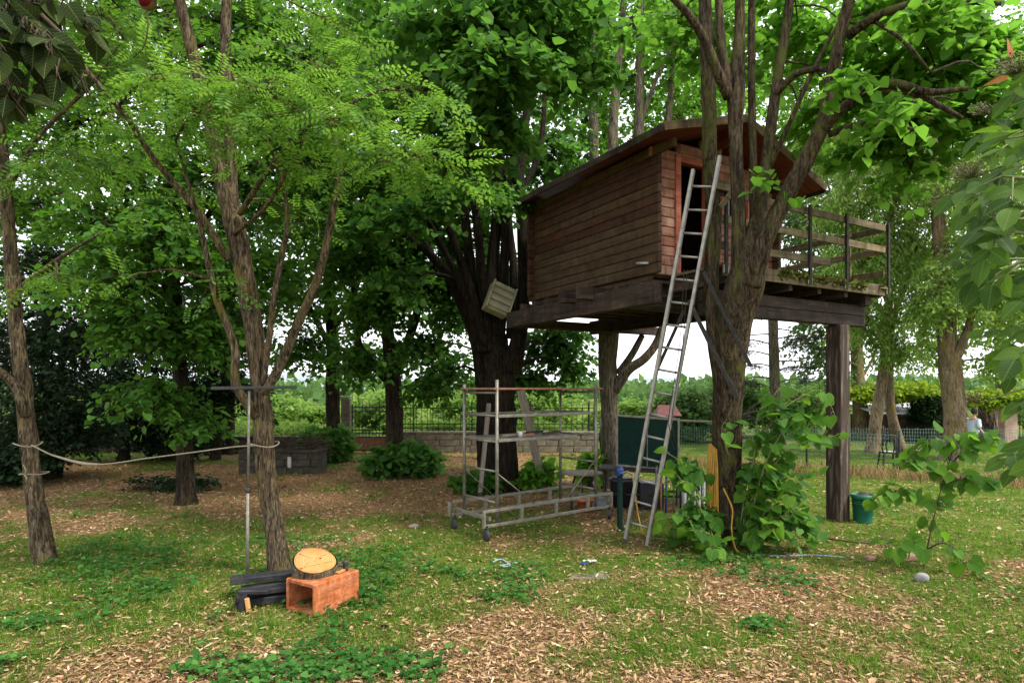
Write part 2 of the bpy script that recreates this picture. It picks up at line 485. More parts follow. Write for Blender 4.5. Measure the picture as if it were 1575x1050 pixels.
M['black_wood'] = wood_mat('black_stained_board', (0.008, 0.008, 0.01), (0.018, 0.018, 0.022), (0.05, 0.045, 0.04), (2, 20, 20), (0.14, 0.08, 0.03), 0.62, 0.7, 0.6, 0.2)
M['steel_dark'] = plain_mat('dark_steel', (0.018, 0.016, 0.014), (0.045, 0.04, 0.034), 12, 0.75, 0.0, spec=.15)
M['galv'] = plain_mat('galvanised_tube', (0.13, 0.12, 0.095), (0.27, 0.25, 0.2), 9, 0.5, 0.55)
M['alu'] = plain_mat('ladder_aluminium', (0.19, 0.18, 0.155), (0.32, 0.305, 0.27), 7, 0.45, 0.5)
M['rust_board'] = plain_mat('rusty_board', (0.16, 0.06, 0.03), (0.26, 0.13, 0.07), 8, 0.85)
M['iron'] = plain_mat('black_iron', (0.012, 0.013, 0.012), (0.035, 0.035, 0.032), 14, 0.6, 0.3)
M['terracotta'] = plain_mat('terracotta', (0.24, 0.062, 0.02), (0.42, 0.135, 0.05), 9, 0.85, bump_d=0.01)
m, nt, out = new_mat('grimy_terracotta')
n_ = noise(nt, coords(nt), 11, 8, 0.75)
g_ = noise(nt, coords(nt, (1, 1, 2.2)), 5.5, 7, 0.8)
c_ = ramp(nt, [(0.36, (0.2, 0.05, 0.016)), (0.5, (0.36, 0.11, 0.04)), (0.64, (0.48, 0.2, 0.1))], n_)
c_ = mixc(nt, ramp(nt, [(0.5, (0, 0, 0)), (0.66, (0.75, 0.75, 0.75))], g_), c_, (0.16, 0.1, 0.055))
surf(nt, out, c_, 0.9, 0.1, bump=n_, bump_d=0.012, bump_s=0.7)
M['terracotta'] = m
M['stone'] = plain_mat('grey_stone', (0.13, 0.125, 0.12), (0.26, 0.25, 0.24), 7, 0.9, bump_d=0.02)
M['pink_stone'] = plain_mat('pinkish_stump', (0.34, 0.22, 0.17), (0.5, 0.36, 0.28), 4, 0.9, bump_d=0.02)
M['masonry'] = plain_mat('mossy_masonry', (0.08, 0.07, 0.05), (0.2, 0.17, 0.12), 3.5, 0.95, bump_d=0.03)
M['masonry_dark'] = plain_mat('dark_masonry', (0.02, 0.017, 0.012), (0.07, 0.06, 0.042), 4.5, 0.95, bump_d=0.03)  # darker tones than the other masonry
M['brick'] = plain_mat('old_brick', (0.22, 0.12, 0.08), (0.34, 0.2, 0.14), 6, 0.95)
M['board_green'] = plain_mat('green_chalkboard', (0.004, 0.018, 0.014), (0.008, 0.03, 0.023), 3, 0.7, spec=.1)
M['green_plastic'] = plain_mat('green_plastic', (0.005, 0.085, 0.05), (0.012, 0.13, 0.075), 5, 0.5, bump_d=0.001)
M['green_wire'] = plain_mat('green_wire', (0.05, 0.12, 0.1), (0.09, 0.18, 0.15), 5, 0.5)
M['blue'] = plain_mat('blue_plastic', (0.006, 0.03, 0.14), (0.008, 0.045, 0.18), 5, 0.4)
M['dark_green'] = plain_mat('dark_green_paint', (0.003, 0.012, 0.009), (0.006, 0.02, 0.016), 5, 0.8, spec=.08)
M['grey_tub'] = plain_mat('dull_grey_plastic', (0.1, 0.13, 0.15), (0.16, 0.19, 0.21), 5, 0.6)
M['yellow'] = plain_mat('yellow_hose', (0.24, 0.12, 0.01), (0.36, 0.2, 0.022), 12, 0.45, bump_d=0.001)
M['rope'] = plain_mat('old_rope', (0.17, 0.14, 0.09), (0.28, 0.24, 0.17), 40, 0.95)
M['beige'] = plain_mat('beige_plastic', (0.2, 0.185, 0.11), (0.32, 0.3, 0.19), 5, 0.6)
M['white'] = plain_mat('dirty_white_paint', (0.3, 0.3, 0.29), (0.46, 0.46, 0.44), 5, 0.6)
M['pale_roof'] = plain_mat('pale_corrugated', (0.5, 0.48, 0.55), (0.62, 0.6, 0.66), 3, 0.6)
M['pink'] = plain_mat('pink_tile', (0.42, 0.16, 0.15), (0.52, 0.24, 0.22), 12, 0.8)
M['rubber'] = plain_mat('black_rubber', (0.02, 0.02, 0.02), (0.04, 0.04, 0.04), 12, 0.6)
M['black_stuff'] = plain_mat('black_sheeting', (0.008, 0.009, 0.01), (0.025, 0.025, 0.028), 4, 0.5, bump_d=0.02)
M['skin'] = plain_mat('skin', (0.45, 0.26, 0.19), (0.5, 0.3, 0.22), 8, 0.55)
M['hair'] = plain_mat('dark_hair', (0.02, 0.014, 0.01), (0.04, 0.025, 0.018), 40, 0.5)
M['shirt'] = plain_mat('pale_blue_cloth', (0.4, 0.5, 0.56), (0.5, 0.6, 0.65), 20, 0.9)
M['shorts'] = plain_mat('teal_cloth', (0.01, 0.22, 0.24), (0.02, 0.3, 0.31), 20, 0.9)
M['moss'] = plain_mat('moss', (0.04, 0.06, 0.008), (0.16, 0.17, 0.025), 25, 0.95, bump_d=0.02)
M['interior'] = plain_mat('bare_inner_boards', (0.05, 0.03, 0.018), (0.09, 0.055, 0.03), 5, 0.9)

# cut face of the log: rings round the object's z axis
m, nt, out = new_mat('cut_log_face')
w = nt.nodes.new('ShaderNodeTexWave'); w.wave_type = 'RINGS'; w.rings_direction = 'Z'
w.inputs['Scale'].default_value = 16; w.inputs['Distortion'].default_value = 5; w.inputs['Detail'].default_value = 4; w.inputs['Detail Scale'].default_value = 0.8
nt.links.new(coords(nt), w.inputs[0])
n_ = noise(nt, coords(nt), 7, 6, 0.7)
c_ = mixc(nt, w.outputs[1], (0.36, 0.17, 0.055), (0.45, 0.25, 0.095))
c_ = mixc(nt, ramp(nt, [(0.5, (0, 0, 0)), (0.68, (0.8, 0.8, 0.8))], n_), c_, (0.42, 0.13, 0.025))
surf(nt, out, c_, 0.85, 0.2, bump=n_, bump_d=0.006)
M['cut'] = m


# ------------------------------------------------------------------ ground cover layout (metres, world axes)
def green_mask(X, Y):
    """0 = bare leaf litter, 1 = grown over"""
    n = fbm(X * 0.75 + 3, Y * 0.75, 21, 4)
    n2 = fbm(X * 2.3, Y * 2.3 + 9, 33, 3)
    b = 0.555 - 0.22 * np.exp(-(((X + 2.9) / 1.3) ** 2 + ((Y - 4.7) / .45) ** 2)) + 0 * X
    b = b + 0.34 * np.exp(-(((X + 2.8) / 3.2) ** 2 + ((Y - 6.9) / 1.5) ** 2))
    b = b - 0.4 * np.clip((Y - 8.8) / 2.2, 0, 1) * (X < 2.2) * np.clip((15 - Y) / 3 + 1, 0, 1)
    b = b + 0.26 * np.exp(-(((X - 0.9) / 1.6) ** 2 + ((Y - 8.0) / 0.9) ** 2))
    b = b + 0.32 * np.clip((X - 3.2) / 2.0, 0, 1) * np.clip((Y - 6.6) / 2.4, 0, 1)
    b = b - 0.25 * np.exp(-(((X - 2.9) / 1.9) ** 2 + ((Y - 6.5) / 0.75) ** 2))
    b = b - 0.22 * np.exp(-(((X - 0.15) / 0.8) ** 2 + ((Y - 5.8) / 1.2) ** 2))
    b = b + 0.14 * np.exp(-(((X - 1.9) / 1.6) ** 2 + ((Y - 4.9) / 0.5) ** 2))
    b = np.where(Y > 15.2 - 0.0 * X, np.where(X > 2.0 + (20 - Y) * 0.8, 0.95, b), b)
    b = np.where(Y > 21.0, 1.0, b)
    return np.clip((b + (n - 0.5) * 1.35 + (n2 - 0.5) * 0.75 - 0.5) * 3.2 + 0.5, 0, 1)


def ground_z(X, Y):
    return 0.05 * (fbm(X * 0.5, Y * 0.5, 5, 3) - 0.5) * np.clip(1.5 - np.abs(Y) / 40, 0, 1)


gx = np.concatenate([[-600, -300, -150, -80, -50], np.arange(-30, 30.01, 0.3), [50, 80, 150, 300, 600]])
gy = np.concatenate([[-400, -100, -30, -8], np.arange(-2, 24, 0.3), np.arange(24, 60, 2.0), [80, 120, 200, 400, 900]])
XX, YY = np.meshgrid(gx, gy)
V = np.stack([XX, YY, ground_z(XX, YY)], -1).reshape(-1, 3)
nx, ny = len(gx), len(gy)
i = np.arange(ny - 1)[:, None] * nx; j = np.arange(nx - 1)[None, :]
F = np.stack([i + j, i + j + 1, i + nx + j + 1, i + nx + j], -1).reshape(-1, 4)
m, nt, out = new_mat('ground')
at = nt.nodes.new('ShaderNodeAttribute'); at.attribute_name = 'growth'
g1 = noise(nt, coords(nt), 9, 8, 0.75)
g2 = noise(nt, coords(nt, (1, 1, 1)), 38, 5, 0.75, 1.5)
g3 = noise(nt, coords(nt), 1.3, 5, 0.6)
lit = ramp(nt, [(0.34, (0.07, 0.038, 0.019)), (0.48, (0.19, 0.112, 0.056)), (0.64, (0.36, 0.23, 0.125))], g2)
lit = mixc(nt, 1.0, lit, ramp(nt, [(0.3, (0.75, 0.72, 0.7)), (0.7, (1.2, 1.15, 1.1))], g1), 'MULTIPLY')
grs = ramp(nt, [(0.3, (0.02, 0.045, 0.007)), (0.5, (0.06, 0.11, 0.014)), (0.7, (0.15, 0.19, 0.035))], g2)
grs = mixc(nt, ramp(nt, [(0.45, (0, 0, 0)), (0.65, (0.7, 0.7, 0.7))], g3), grs, (0.2, 0.2, 0.055))
fac = mathn(nt, 'ADD', at.outputs['Fac'], mathn(nt, 'MULTIPLY', mathn(nt, 'SUBTRACT', g1, 0.5), 1.2))
fr = nt.nodes.new('ShaderNodeClamp'); nt.links.new(fac, fr.inputs[0])
surf(nt, out, mixc(nt, fr.outputs[0], lit, grs), 0.95, 0.03, bump=g2, bump_d=0.03, bump_s=0.8)
M['ground'] = m
gm = mesh('ground', V, [F], True)
a_ = gm.attributes.new('growth', 'FLOAT', 'POINT')
a_.data.foreach_set('value', green_mask(V[:, 0], V[:, 1]).astype(np.float32))
ground = struct(put('ground', gm, M['ground']))
tag(ground, 'garden ground of dry leaves and patchy grass', 'ground', kind='structure')

# ------------------------------------------------------------------ leaves
TPL = {}
TPL['heart'] = (np.array([(0, 0, 0), (-.06, .3, .05), (.3, .5, .1), (.75, .27, .05), (1.05, 0, -.06), (.75, -.27, .05), (.3, -.5, .1), (-.06, -.3, .05), (.45, 0, 0.02)], float),
                [np.array([[0, 8, 2, 1], [8, 4, 3, 2], [0, 7, 6, 8], [8, 6, 5, 4]])])
TPL['heart6'] = (np.array([(0, 0, 0), (.05, .42, .07), (.6, .42, .07), (1.05, 0, -.05), (.6, -.42, .07), (.05, -.42, .07)], float),
                 [np.array([[0, 3, 2, 1], [0, 5, 4, 3]])])
TPL['diamond'] = (np.array([(0, 0, 0), (.42, .42, .07), (1.0, 0, -.05), (.42, -.42, .07)], float), [np.array([[0, 2, 1], [0, 3, 2]])])
TPL['narrow'] = (np.array([(0, 0, 0), (.45, .12, .02), (1.0, 0, -.08), (.45, -.12, .02)], float), [np.array([[0, 2, 1], [0, 3, 2]])])
TPL['round'] = (np.array([(0, 0, 0), (.15, .4, .06), (.6, .5, .05), (1, .2, 0), (1, -.2, 0), (.6, -.5, .05), (.15, -.4, .06)], float),
                [np.array([[0, 3, 2, 1], [0, 6, 5, 4]]), np.array([[0, 4, 3]])])
TPL['bract'] = (np.array([(0, 0, 0), (.3, .12, .05), (.7, .13, .02), (1, 0, .09), (.7, -.13, .02), (.3, -.12, .05)], float), [np.array([[0, 3, 2, 1], [0, 5, 4, 3]])])
TPL['curl'] = (np.array([(0, 0, .02), (.25, .3, .16), (.7, .28, .14), (1, 0, .1), (.7, -.28, .2), (.25, -.3, .12), (.5, 0, 0)], float),
               [np.array([[0, 6, 2, 1], [0, 5, 4, 6]]), np.array([[6, 3, 2], [6, 4, 3]])])
TPL['straw'] = (np.array([(0, 0, 0), (.5, .12, .03), (1, 0, .06), (.5, -.12, .03)], float), [np.array([[0, 2, 1], [0, 3, 2]])])
TPL['spike'] = (np.array([(0, .5, 0), (0, -.5, 0), (1, 0, -.12)], float), [np.array([[0, 1, 2]])])
TPL['blade'] = (np.array([(0, .5, 0), (0, -.5, 0), (.55, .35, -.04), (.55, -.35, -.04), (1, 0, -.2)], float), [np.array([[0, 1, 3, 2]]), np.array([[2, 3, 4]])])


def frond_template(pairs=7):
    V, F = [], []
    for k in range(pairs * 2 + 1):
        if k == pairs * 2:
            o = np.array([.93, 0, 0]); d = np.array([1, 0, 0]); s = np.array([0, 1, 0])
        else:
            t = 0.16 + 0.76 * (k // 2) / (pairs - 1); sg = 1 if k % 2 else -1
            o = np.array([t, .012 * sg, 0]); d = unit(np.array([.3, sg, -.12])); s = unit(np.cross((0, 0, 1), d))
        L = .21 * (1 - 0.25 * abs((k // 2) / pairs - .5)); n = len(V)
        for (a, b) in ((0, 0), (.5, .26), (1, 0), (.5, -.26)):
            p = o + d * L * a + s * L * b
            p[2] -= .22 * p[0] ** 2
            V.append(p)
        F += [[n, n + 3, n + 2, n + 1]]
    n = len(V)
    V += [np.array(p) for p in ((0, .006, 0), (0, -.006, 0), (.5, .005, -.055), (.5, -.005, -.055), (.95, .003, -.2), (.95, -.003, -.2))]
    F += [[n, n + 1, n + 3, n + 2], [n + 2, n + 3, n + 5, n + 4]]
    return np.array(V), [np.array(F)]


TPL['frond'] = frond_template(6)
TPL['frond_far'] = frond_template(4)


def scatter(tpl, P, D, N, L, W=None):
    """leaves of template tpl at points P, along D, facing N, of length L (and width factor W)"""
    TV, TF = TPL[tpl]
    x = unit(D); n = unit(N - x * np.sum(N * x, 1, keepdims=True)); y = np.cross(n, x)
    L = np.broadcast_to(np.asarray(L, float), (len(P),))[:, None, None]
    W = np.ones((len(P), 1, 1)) if W is None else np.broadcast_to(np.asarray(W, float), (len(P),))[:, None, None]
    V = P[:, None, :] + L * (TV[None, :, :1] * x[:, None] + W * TV[None, :, 1:2] * y[:, None] + TV[None, :, 2:] * n[:, None])
    k = len(TV); off = (np.arange(len(P)) * k)[:, None, None]
    return V.reshape(-1, 3), [(f[None] + off).reshape(-1, f.shape[1]) for f in TF]


def sprays(rng, blobs, dens, slen, per, leaf, tpl, droop=0.25, width=None, flat=0.45, up=(0, 0, 1), lvar=0.42, axis=None):
    """blobs: (centre, radii, weight); returns leaf geometry, spray anchors (O, A) and blob index"""
    Os, As, Bs = [], [], []
    for bi, (c, r, wgt) in enumerate(blobs):
        n = max(1, int(dens * wgt))
        d = unit(rng.normal(size=(n, 3)))
        rad = rng.random(n) ** 0.42
        O = np.asarray(c) + d * rad[:, None] * np.asarray(r)
        ctr = np.asarray(c) if axis is None else np.asarray(axis)
        A = unit((O - ctr) * (1, 1, .35)) + rng.normal(size=(n, 3)) * .45
        A[:, 2] = A[:, 2] * .5 - droop
        Os.append(O); As.append(unit(A)); Bs.append(np.full(n, bi))
    O = np.concatenate(Os); A = np.concatenate(As); Bi = np.concatenate(Bs)
    n = len(O)
    t = (np.linspace(-.5, .5, per)[None, :] + rng.normal(size=(n, per)) * .05)
    sg = np.where(np.arange(per) % 2 == 0, 1.0, -1.0)[None, :]
    S = unit(np.cross(A, np.array(up) + rng.normal(size=(n, 3)) * .25))
    ls = slen * (0.7 + 0.6 * rng.random(n))
    P = O[:, None] + A[:, None] * (t * ls[:, None])[..., None] + S[:, None] * (sg * .03)[..., None] + rng.normal(size=(n, per, 3)) * (.07 * slen)
    P[..., 2] -= ((t + .5) ** 2) * ls[:, None] * .22
    D = A[:, None] * .55 + S[:, None] * (sg * .85)[..., None] + rng.normal(size=(n, per, 3)) * .35
    D[..., 2] -= droop * 1.1
    N = np.array(up)[None, None] + rng.normal(size=(n, per, 3)) * flat - A[:, None] * .1
    Lf = leaf * (1 - lvar + 2 * lvar * rng.random(n * per))
    V, F = scatter(tpl, P.reshape(-1, 3), D.reshape(-1, 3), N.reshape(-1, 3), Lf, width)
    return (V, F), O, A, ls, Bi


def twigs(P0, P1, P2, r):
    """thin three-sided twigs through three points each"""
    n = len(P0); P = np.stack([P0, P1, P2], 1)
    T = unit(P2 - P0); a = unit(np.cross(T, (0.3, 0.2, 1.0))); b = np.cross(T, a)
    th = np.array([0, 2.094, 4.189])
    ring = np.cos(th)[None, :, None] * a[:, None] + np.sin(th)[None, :, None] * b[:, None]
    rad = np.stack([r, r * .7, r * .3], 1)
    V = P[:, :, None, :] + rad[:, :, None, None] * ring[:, None]
    V = V.reshape(-1, 3)
    f = []
    for s in range(2):
        for k in range(3):
            f.append([s * 3 + k, s * 3 + (k + 1) % 3, s * 3 + 3 + (k + 1) % 3, s * 3 + 3 + k])
    F = (np.array(f)[None] + (np.arange(n) * 9)[:, None, None]).reshape(-1, 4)
    return V, [F]


def tree(name, label, stems, blobs, bark, leaf_m, dens=1.0, slen=.6, per=18, leaf=.11, tpl='heart6', droop=.25, seed=1, cat='tree', group=None,
         sides=12, relief=.1, flat=.45, width=None, limb_r=.03, limbs=True, twig_r=.006, step=.09):
    """stems: [(points, radii)], first is the trunk (points px,py,Y); blobs: (px,py,Y,rx,ry,rz,weight)"""
    rng = np.random.default_rng(seed)
    st = []
    for pts, rad in stems:
        st.append((np.array([PT(*p) for p in pts]), np.array(rad, float)))
    base = st[0][0][0].copy(); base[2] = 0
    root = thing(name, label, cat, base, 0, group)
    tr = []
    for k, (P, R) in enumerate(st):
        if k == 0:
            P = P.copy(); P[0][2] = -0.08
            Pc, Rc = catmull(P, R, step)
            fl = (.5 if R[0] < .2 else .75) * np.exp(-np.clip(Pc[:, 2], 0, 9) / (.09 + R[0] * .5))
            tr.append(tube(Pc, Rc, sides * 2, relief=relief * 1.4, seed=seed + k, raw=True, lobes=fl))
        else:
            tr.append(tube(P, R, max(6, int(sides * (1.6 if R[0] > .1 else .8))), step if R[0] > .06 else .2, relief if R[0] > .06 else relief * .4, seed + k))
    mk('trunk', *tr[0], bark, root, True)
    for t in tr[1:]:
        mk('branch', *t, bark, root, True)
    if not blobs: return root
    B = [(PT(b[0], b[1], b[2]), b[3:6], b[6]) for b in blobs]
    leafgeo, O, A, ls, Bi = sprays(rng, B, dens, slen, per, leaf, tpl, droop, width, flat)
    mk('crown', *leafgeo, leaf_m, root)
    allP = np.vstack([catmull(P, R, .25)[0][(3 if k == 0 else 0):] for k, (P, R) in enumerate(st)])
    geo = []
    C = np.array([b[0] for b in B])
    mids = []
    for c, b in zip(C, B):
        d = np.linalg.norm((allP - c) * (1, 1, 1.0), axis=1) + np.where(allP[:, 2] > c[2], (allP[:, 2] - c[2]) * .6, 0)
        q = allP[np.argmin(d)]
        mid = (q + c) / 2 + np.array([0, 0, .12 * np.linalg.norm(c - q)])
        dist = np.linalg.norm(c - q)
        if limbs and dist > .3:
            geo.append(tube([q, mid, c], [limb_r * (1 + .12 * dist), limb_r * .9, limb_r * .35], 6, .4))
        mids.append(mid)
    mids = np.array(mids)
    tail = O - A * ls[:, None] * .5
    s = rng.random(len(O))[:, None] * .5 + .5
    start = mids[Bi] * (1 - s) + C[Bi] * s
    keep = np.linalg.norm(tail - start, axis=1) < 2.4
    geo.append(twigs(start[keep], (tail[keep] + start[keep]) / 2 + rng.normal(size=(keep.sum(), 3)) * .05 + (0, 0, .04), tail[keep], np.full(keep.sum(), twig_r * 1.3)))
    geo.append(twigs(tail, O, O + A * ls[:, None] * .45 - np.stack([0 * ls, 0 * ls, ls * .2], 1), np.full(len(O), twig_r)))
    mk('twigs', *join(geo), bark, root, True)['kind'] = 'stuff'
    return root


# ------------------------------------------------------------------ the tree house
_bar_cache = {}


def chain_loc(p):
    off = np.zeros(3)
    while p is not None:
        off += np.array(p.location); p = p.parent
    return off


def bar(name, a, b, w, h, mat, parent=None, up=(0, 0, 1), bev=0.004, local=False):
    """a squared timber from a to b as its own object, grain along its x axis"""
    a = np.asarray(a, float); b = np.asarray(b, float)
    if parent is not None and not local:
        off = chain_loc(parent); a = a - off; b = b - off
    x = unit(b - a); y = unit(np.cross(np.asarray(up, float), x)); z = np.cross(x, y)
    L = float(np.linalg.norm(b - a))
    key = (round(L, 3), w, h, mat.name, bev)
    if key not in _bar_cache:
        V, F = boxes([(0, L, -w / 2, w / 2, -h / 2, h / 2)], bev)
        me = mesh(name, V, F); me.materials.append(mat); _bar_cache[key] = me
    Mx = Matrix(((x[0], y[0], z[0], a[0]), (x[1], y[1], z[1], a[1]), (x[2], y[2], z[2], a[2]), (0, 0, 0, 1)))
    return put(name, _bar_cache[key], None, parent, Mx)


def rods(name, a, b, r, mat, parent, sides=8, local=False):
    V, F = rod(a, b, r, sides)
    return mk(name, V, F, mat, parent, True, local)


CX, CY, ROT = 1.95, 8.6, math.atan2(.496, .868)
house = thing('tree_house', 'red-brown wooden cabin on a timber platform high among the trees', 'tree house', (CX, CY, 0), ROT)
FZ = 3.7                                    # cabin floor
WU, WV = 2.6, 3.2                           # cabin width and depth
EAVE_L, PEAK, EAVE_R = (-.33, 5.5), (1.22, 5.93), (3.02, 5.24)


def roof_z(u):
    if u < PEAK[0]:
        return EAVE_L[1] + (u - EAVE_L[0]) * (PEAK[1] - EAVE_L[1]) / (PEAK[0] - EAVE_L[0])
    return PEAK[1] + (u - PEAK[0]) * (EAVE_R[1] - PEAK[1]) / (EAVE_R[0] - PEAK[0])


BH = 0.137
rows = 12
WB0 = FZ - .02
TOP = WB0 + rows * BH


def log(name, p, a, b, mat):
    sg_ = random.uniform(-.006, .006); a = np.array(a, float); b = np.array(b, float); a[2] += sg_ * .4; b[2] -= sg_ * .4; ax_ = 0 if abs(b[0] - a[0]) < .01 else 1; a[ax_] += sg_ * .5; b[ax_] -= sg_ * .5
    return bar(name, a, b, 0.07, BH - .003, mat, p, bev=.014, local=True)


# side wall (faces the clearing) and its opposite
for u, lo in ((0.035, True), (WU - .035, False)):
    V, F = boxes([(u + (.03 if lo else -.034), u + (.034 if lo else -.03), 0.05, WV - .05, FZ - .08, TOP - .02)])
    wall = mk('wall', V, F, M['interior'], house, local=True)
    for k in range(rows):
        z = WB0 + (k + .5) * BH
        e = .0 if lo else .3 * 0
        log('log_board', wall, (u, -.13, z), (u, WV + .13, z), M['cabin_worn'] if (k < 6 or k == 8) else M['cabin'])  # upper rows carry painted eave shade, lower rows are worn brown
# back wall
V, F = boxes([(.05, WU - .05, WV - .038, WV - .034, FZ - .08, TOP - .02)])
wall = mk('wall', V, F, M['interior'], house, local=True)
for k in range(rows):
    z = WB0 + (k + .5) * BH - BH / 2
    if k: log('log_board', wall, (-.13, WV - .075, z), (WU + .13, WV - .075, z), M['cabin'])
# front wall with door and window openings
D0, D1, DT = .5, 1.1, 5.34
W0, W1, WB, WT = 1.42, 1.92, 4.6, 5.1
V, F = boxes([(.06, D0, .066, .07, FZ - .05, TOP), (D1, W0, .066, .07, FZ - .05, TOP), (W1, WU - .06, .066, .07, FZ - .05, TOP), (W0, W1, .066, .07, FZ - .05, WB)])
wall = mk('wall', V, F, M['interior'], house, local=True)
zb = WB0 - BH / 2 + BH * .5 + .0
k = 0
while True:
    z = zb + (k + .5) * BH
    if z > 6.05: break
    segs = []
    # at this height the gable narrows under the roof
    us = np.linspace(-.13, WU + .13, 200); ok = [u for u in us if roof_z(u) - .15 > z + BH * .3]
    if not ok: break
    lo, hi = max(ok[0], .072 if z < TOP else -.1), ok[-1]
    if z < DT: segs = [(lo, D0)] + ([(D1, W0), (W1, hi)] if WB < z < WT else [(D1, hi)])
    else: segs = [(lo, hi)]
    for s0, s1 in segs:
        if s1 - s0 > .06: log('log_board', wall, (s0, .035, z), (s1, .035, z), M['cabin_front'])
    k += 1
# door frame, the open door leaf inside, window
door = mk('door', *boxes([(D0 + .035, D0 + .075, .1, .62, FZ + .03, DT - .05)], .006), M['soffit'], house, local=True)
mk('handle', *tube([(D0 + .09, .52, 4.5), (D0 + .13, .52, 4.5), (D0 + .13, .46, 4.5)], [.012] * 3, 6), M['steel_dark'], door, local=True)
fr_ = mk('door_frame', *boxes([(D0 - .07, D0 + .03, -.03, .09, FZ - .04, DT + .08)], .006), M['trim'], house, local=True)
bar('jamb', (D1 - .0, .03, FZ - .04), (D1 - .0, .03, DT + .08), .12, .09, M['trim'], fr_, (0, 1, 0), .006, True)
bar('lintel', (D0 + .03, .03, DT + .03), (D1 - .05, .03, DT + .03), .115, .1, M['trim'], fr_, bev=.006, local=True)
bar('threshold', (D0 + .03, .03, FZ - .02), (D1 - .05, .03, FZ - .02), .115, .05, M['trim'], fr_, bev=.006, local=True)
m, nt, out = new_mat('dark_pane')
surf(nt, out, (0.01, 0.012, 0.012), 0.08, 0.6)
M['pane'] = m
win = mk('window', *boxes([(W0, W1, .04, .048, WB, WT)]), M['pane'], house, local=True)
for a, b in (((W0 - .03, .0, WB - .03), (W0 - .03, .0, WT + .03)), ((W1 + .03, .0, WB - .03), (W1 + .03, .0, WT + .03)), (((W0 + W1) / 2, .02, WB), ((W0 + W1) / 2, .02, WT))):
    bar('frame', a, b, .04, .06, M['trim'], win, (0, 1, 0), .005, True)
for z in (WB - .03, WT + .03):
    bar('frame', (W0, .0, z), (W1, .0, z), .05, .06, M['trim'], win, bev=.005, local=True)
# the wall plates that stick out under the roof at the front
for u in (.035, WU - .035):
    bar('wall_plate', (u, -.42, TOP + BH * .45), (u, WV + .2, TOP + BH * .45), .075, BH * .9, M['fascia'] if u < 1 else M['trim'], house, bev=.015, local=True)
bar('ridge_beam', (PEAK[0], -.42, PEAK[1] - .26), (PEAK[0], WV + .2, PEAK[1] - .26), .07, .14, M['soffit'], house, bev=.01, local=True)
# roof: felt sheet, soffit boards and fascias
RV0, RV1 = -.58, WV + .1
TH = .045
V, F = [], []
prof = [(EAVE_L[0], EAVE_L[1]), PEAK, (EAVE_R[0], EAVE_R[1])]
vv = np.linspace(RV0, RV1, 14)
uu = [(EAVE_L[0] + (PEAK[0] - EAVE_L[0]) * t) for t in np.linspace(0, 1, 7)] + [(PEAK[0] + (EAVE_R[0] - PEAK[0]) * t) for t in np.linspace(0, 1, 7)][1:]
grid = np.array([[(u, v, roof_z(u) + .018 * (vnoise(u * 5 + 3, v * 5, 4) - .5)) for u in uu] for v in vv])
a_n, b_n = len(vv), len(uu)
Vt = grid.reshape(-1, 3); Vb = Vt - (0, 0, TH)
V = np.vstack([Vt, Vb]); n0 = len(Vt)
i = np.arange(a_n - 1)[:, None] * b_n; j = np.arange(b_n - 1)[None, :]
q = np.stack([i + j, i + j + 1, i + b_n + j + 1, i + b_n + j], -1).reshape(-1, 4)
edge = []
for k in range(b_n - 1):
    edge += [[k, k + n0, k + 1 + n0, k + 1]]; e = (a_n - 1) * b_n; edge += [[e + k + 1, e + k + 1 + n0, e + k + n0, e + k]]
for k in range(a_n - 1):
    s_ = k * b_n; edge += [[s_ + b_n, s_ + b_n + n0, s_ + n0, s_]]; s_ += b_n - 1; edge += [[s_, s_ + n0, s_ + b_n + n0, s_ + b_n]]
roof = mk('roof', V, [q, q[:, ::-1] + n0, np.array(edge)], M['roof'], house, local=True)
for (u0, u1) in ((EAVE_L[0], PEAK[0]), (PEAK[0], EAVE_R[0])):
    z0, z1 = roof_z(u0) - TH - .022, roof_z(u1) - TH - .022
    nb = 24
    wv = (RV1 - RV0 - .02) / nb
    for k in range(nb):
        v = RV0 + .01 + (k + .5) * wv
        bar('soffit_board', (u0 + .02, v, z0), (u1 - .012, v, z1), wv - .006, .022, M['soffit'], roof, bev=.003, local=True)
for (u0, u1) in ((EAVE_L[0] - .01, PEAK[0]), (PEAK[0], EAVE_R[0] + .01)):
    for v in (RV0 - .016, RV1 + .016):
        bar('fascia_board', (u0, v, roof_z(u0) - .055), (u1, v, roof_z(u1) - .055), .028, .11, M['fascia'], roof, bev=.004, local=True)
bar('eave_board', (EAVE_L[0] - .02, RV0, EAVE_L[1] - .07), (EAVE_L[0] - .02, RV1, EAVE_L[1] - .07), .026, .1, M['roof'], roof, bev=.004, local=True)
bar('eave_board', (EAVE_R[0] + .02, RV0, EAVE_R[1] - .07), (EAVE_R[0] + .02, RV1, EAVE_R[1] - .07), .026, .1, M['roof'], roof, bev=.004, local=True)
# cabin floor boards
fl = mk('floor', *boxes([(.02, WU - .02, .02, WV - .02, FZ - .135, FZ - .105)]), M['beam'], house, local=True)
for k in range(18):
    v = .08 + k * .172
    bar('plank', (.075, v + .09, FZ - .085), (WU - .075, v + .09, FZ - .085), .165, .03, M['beam'], fl, local=True)
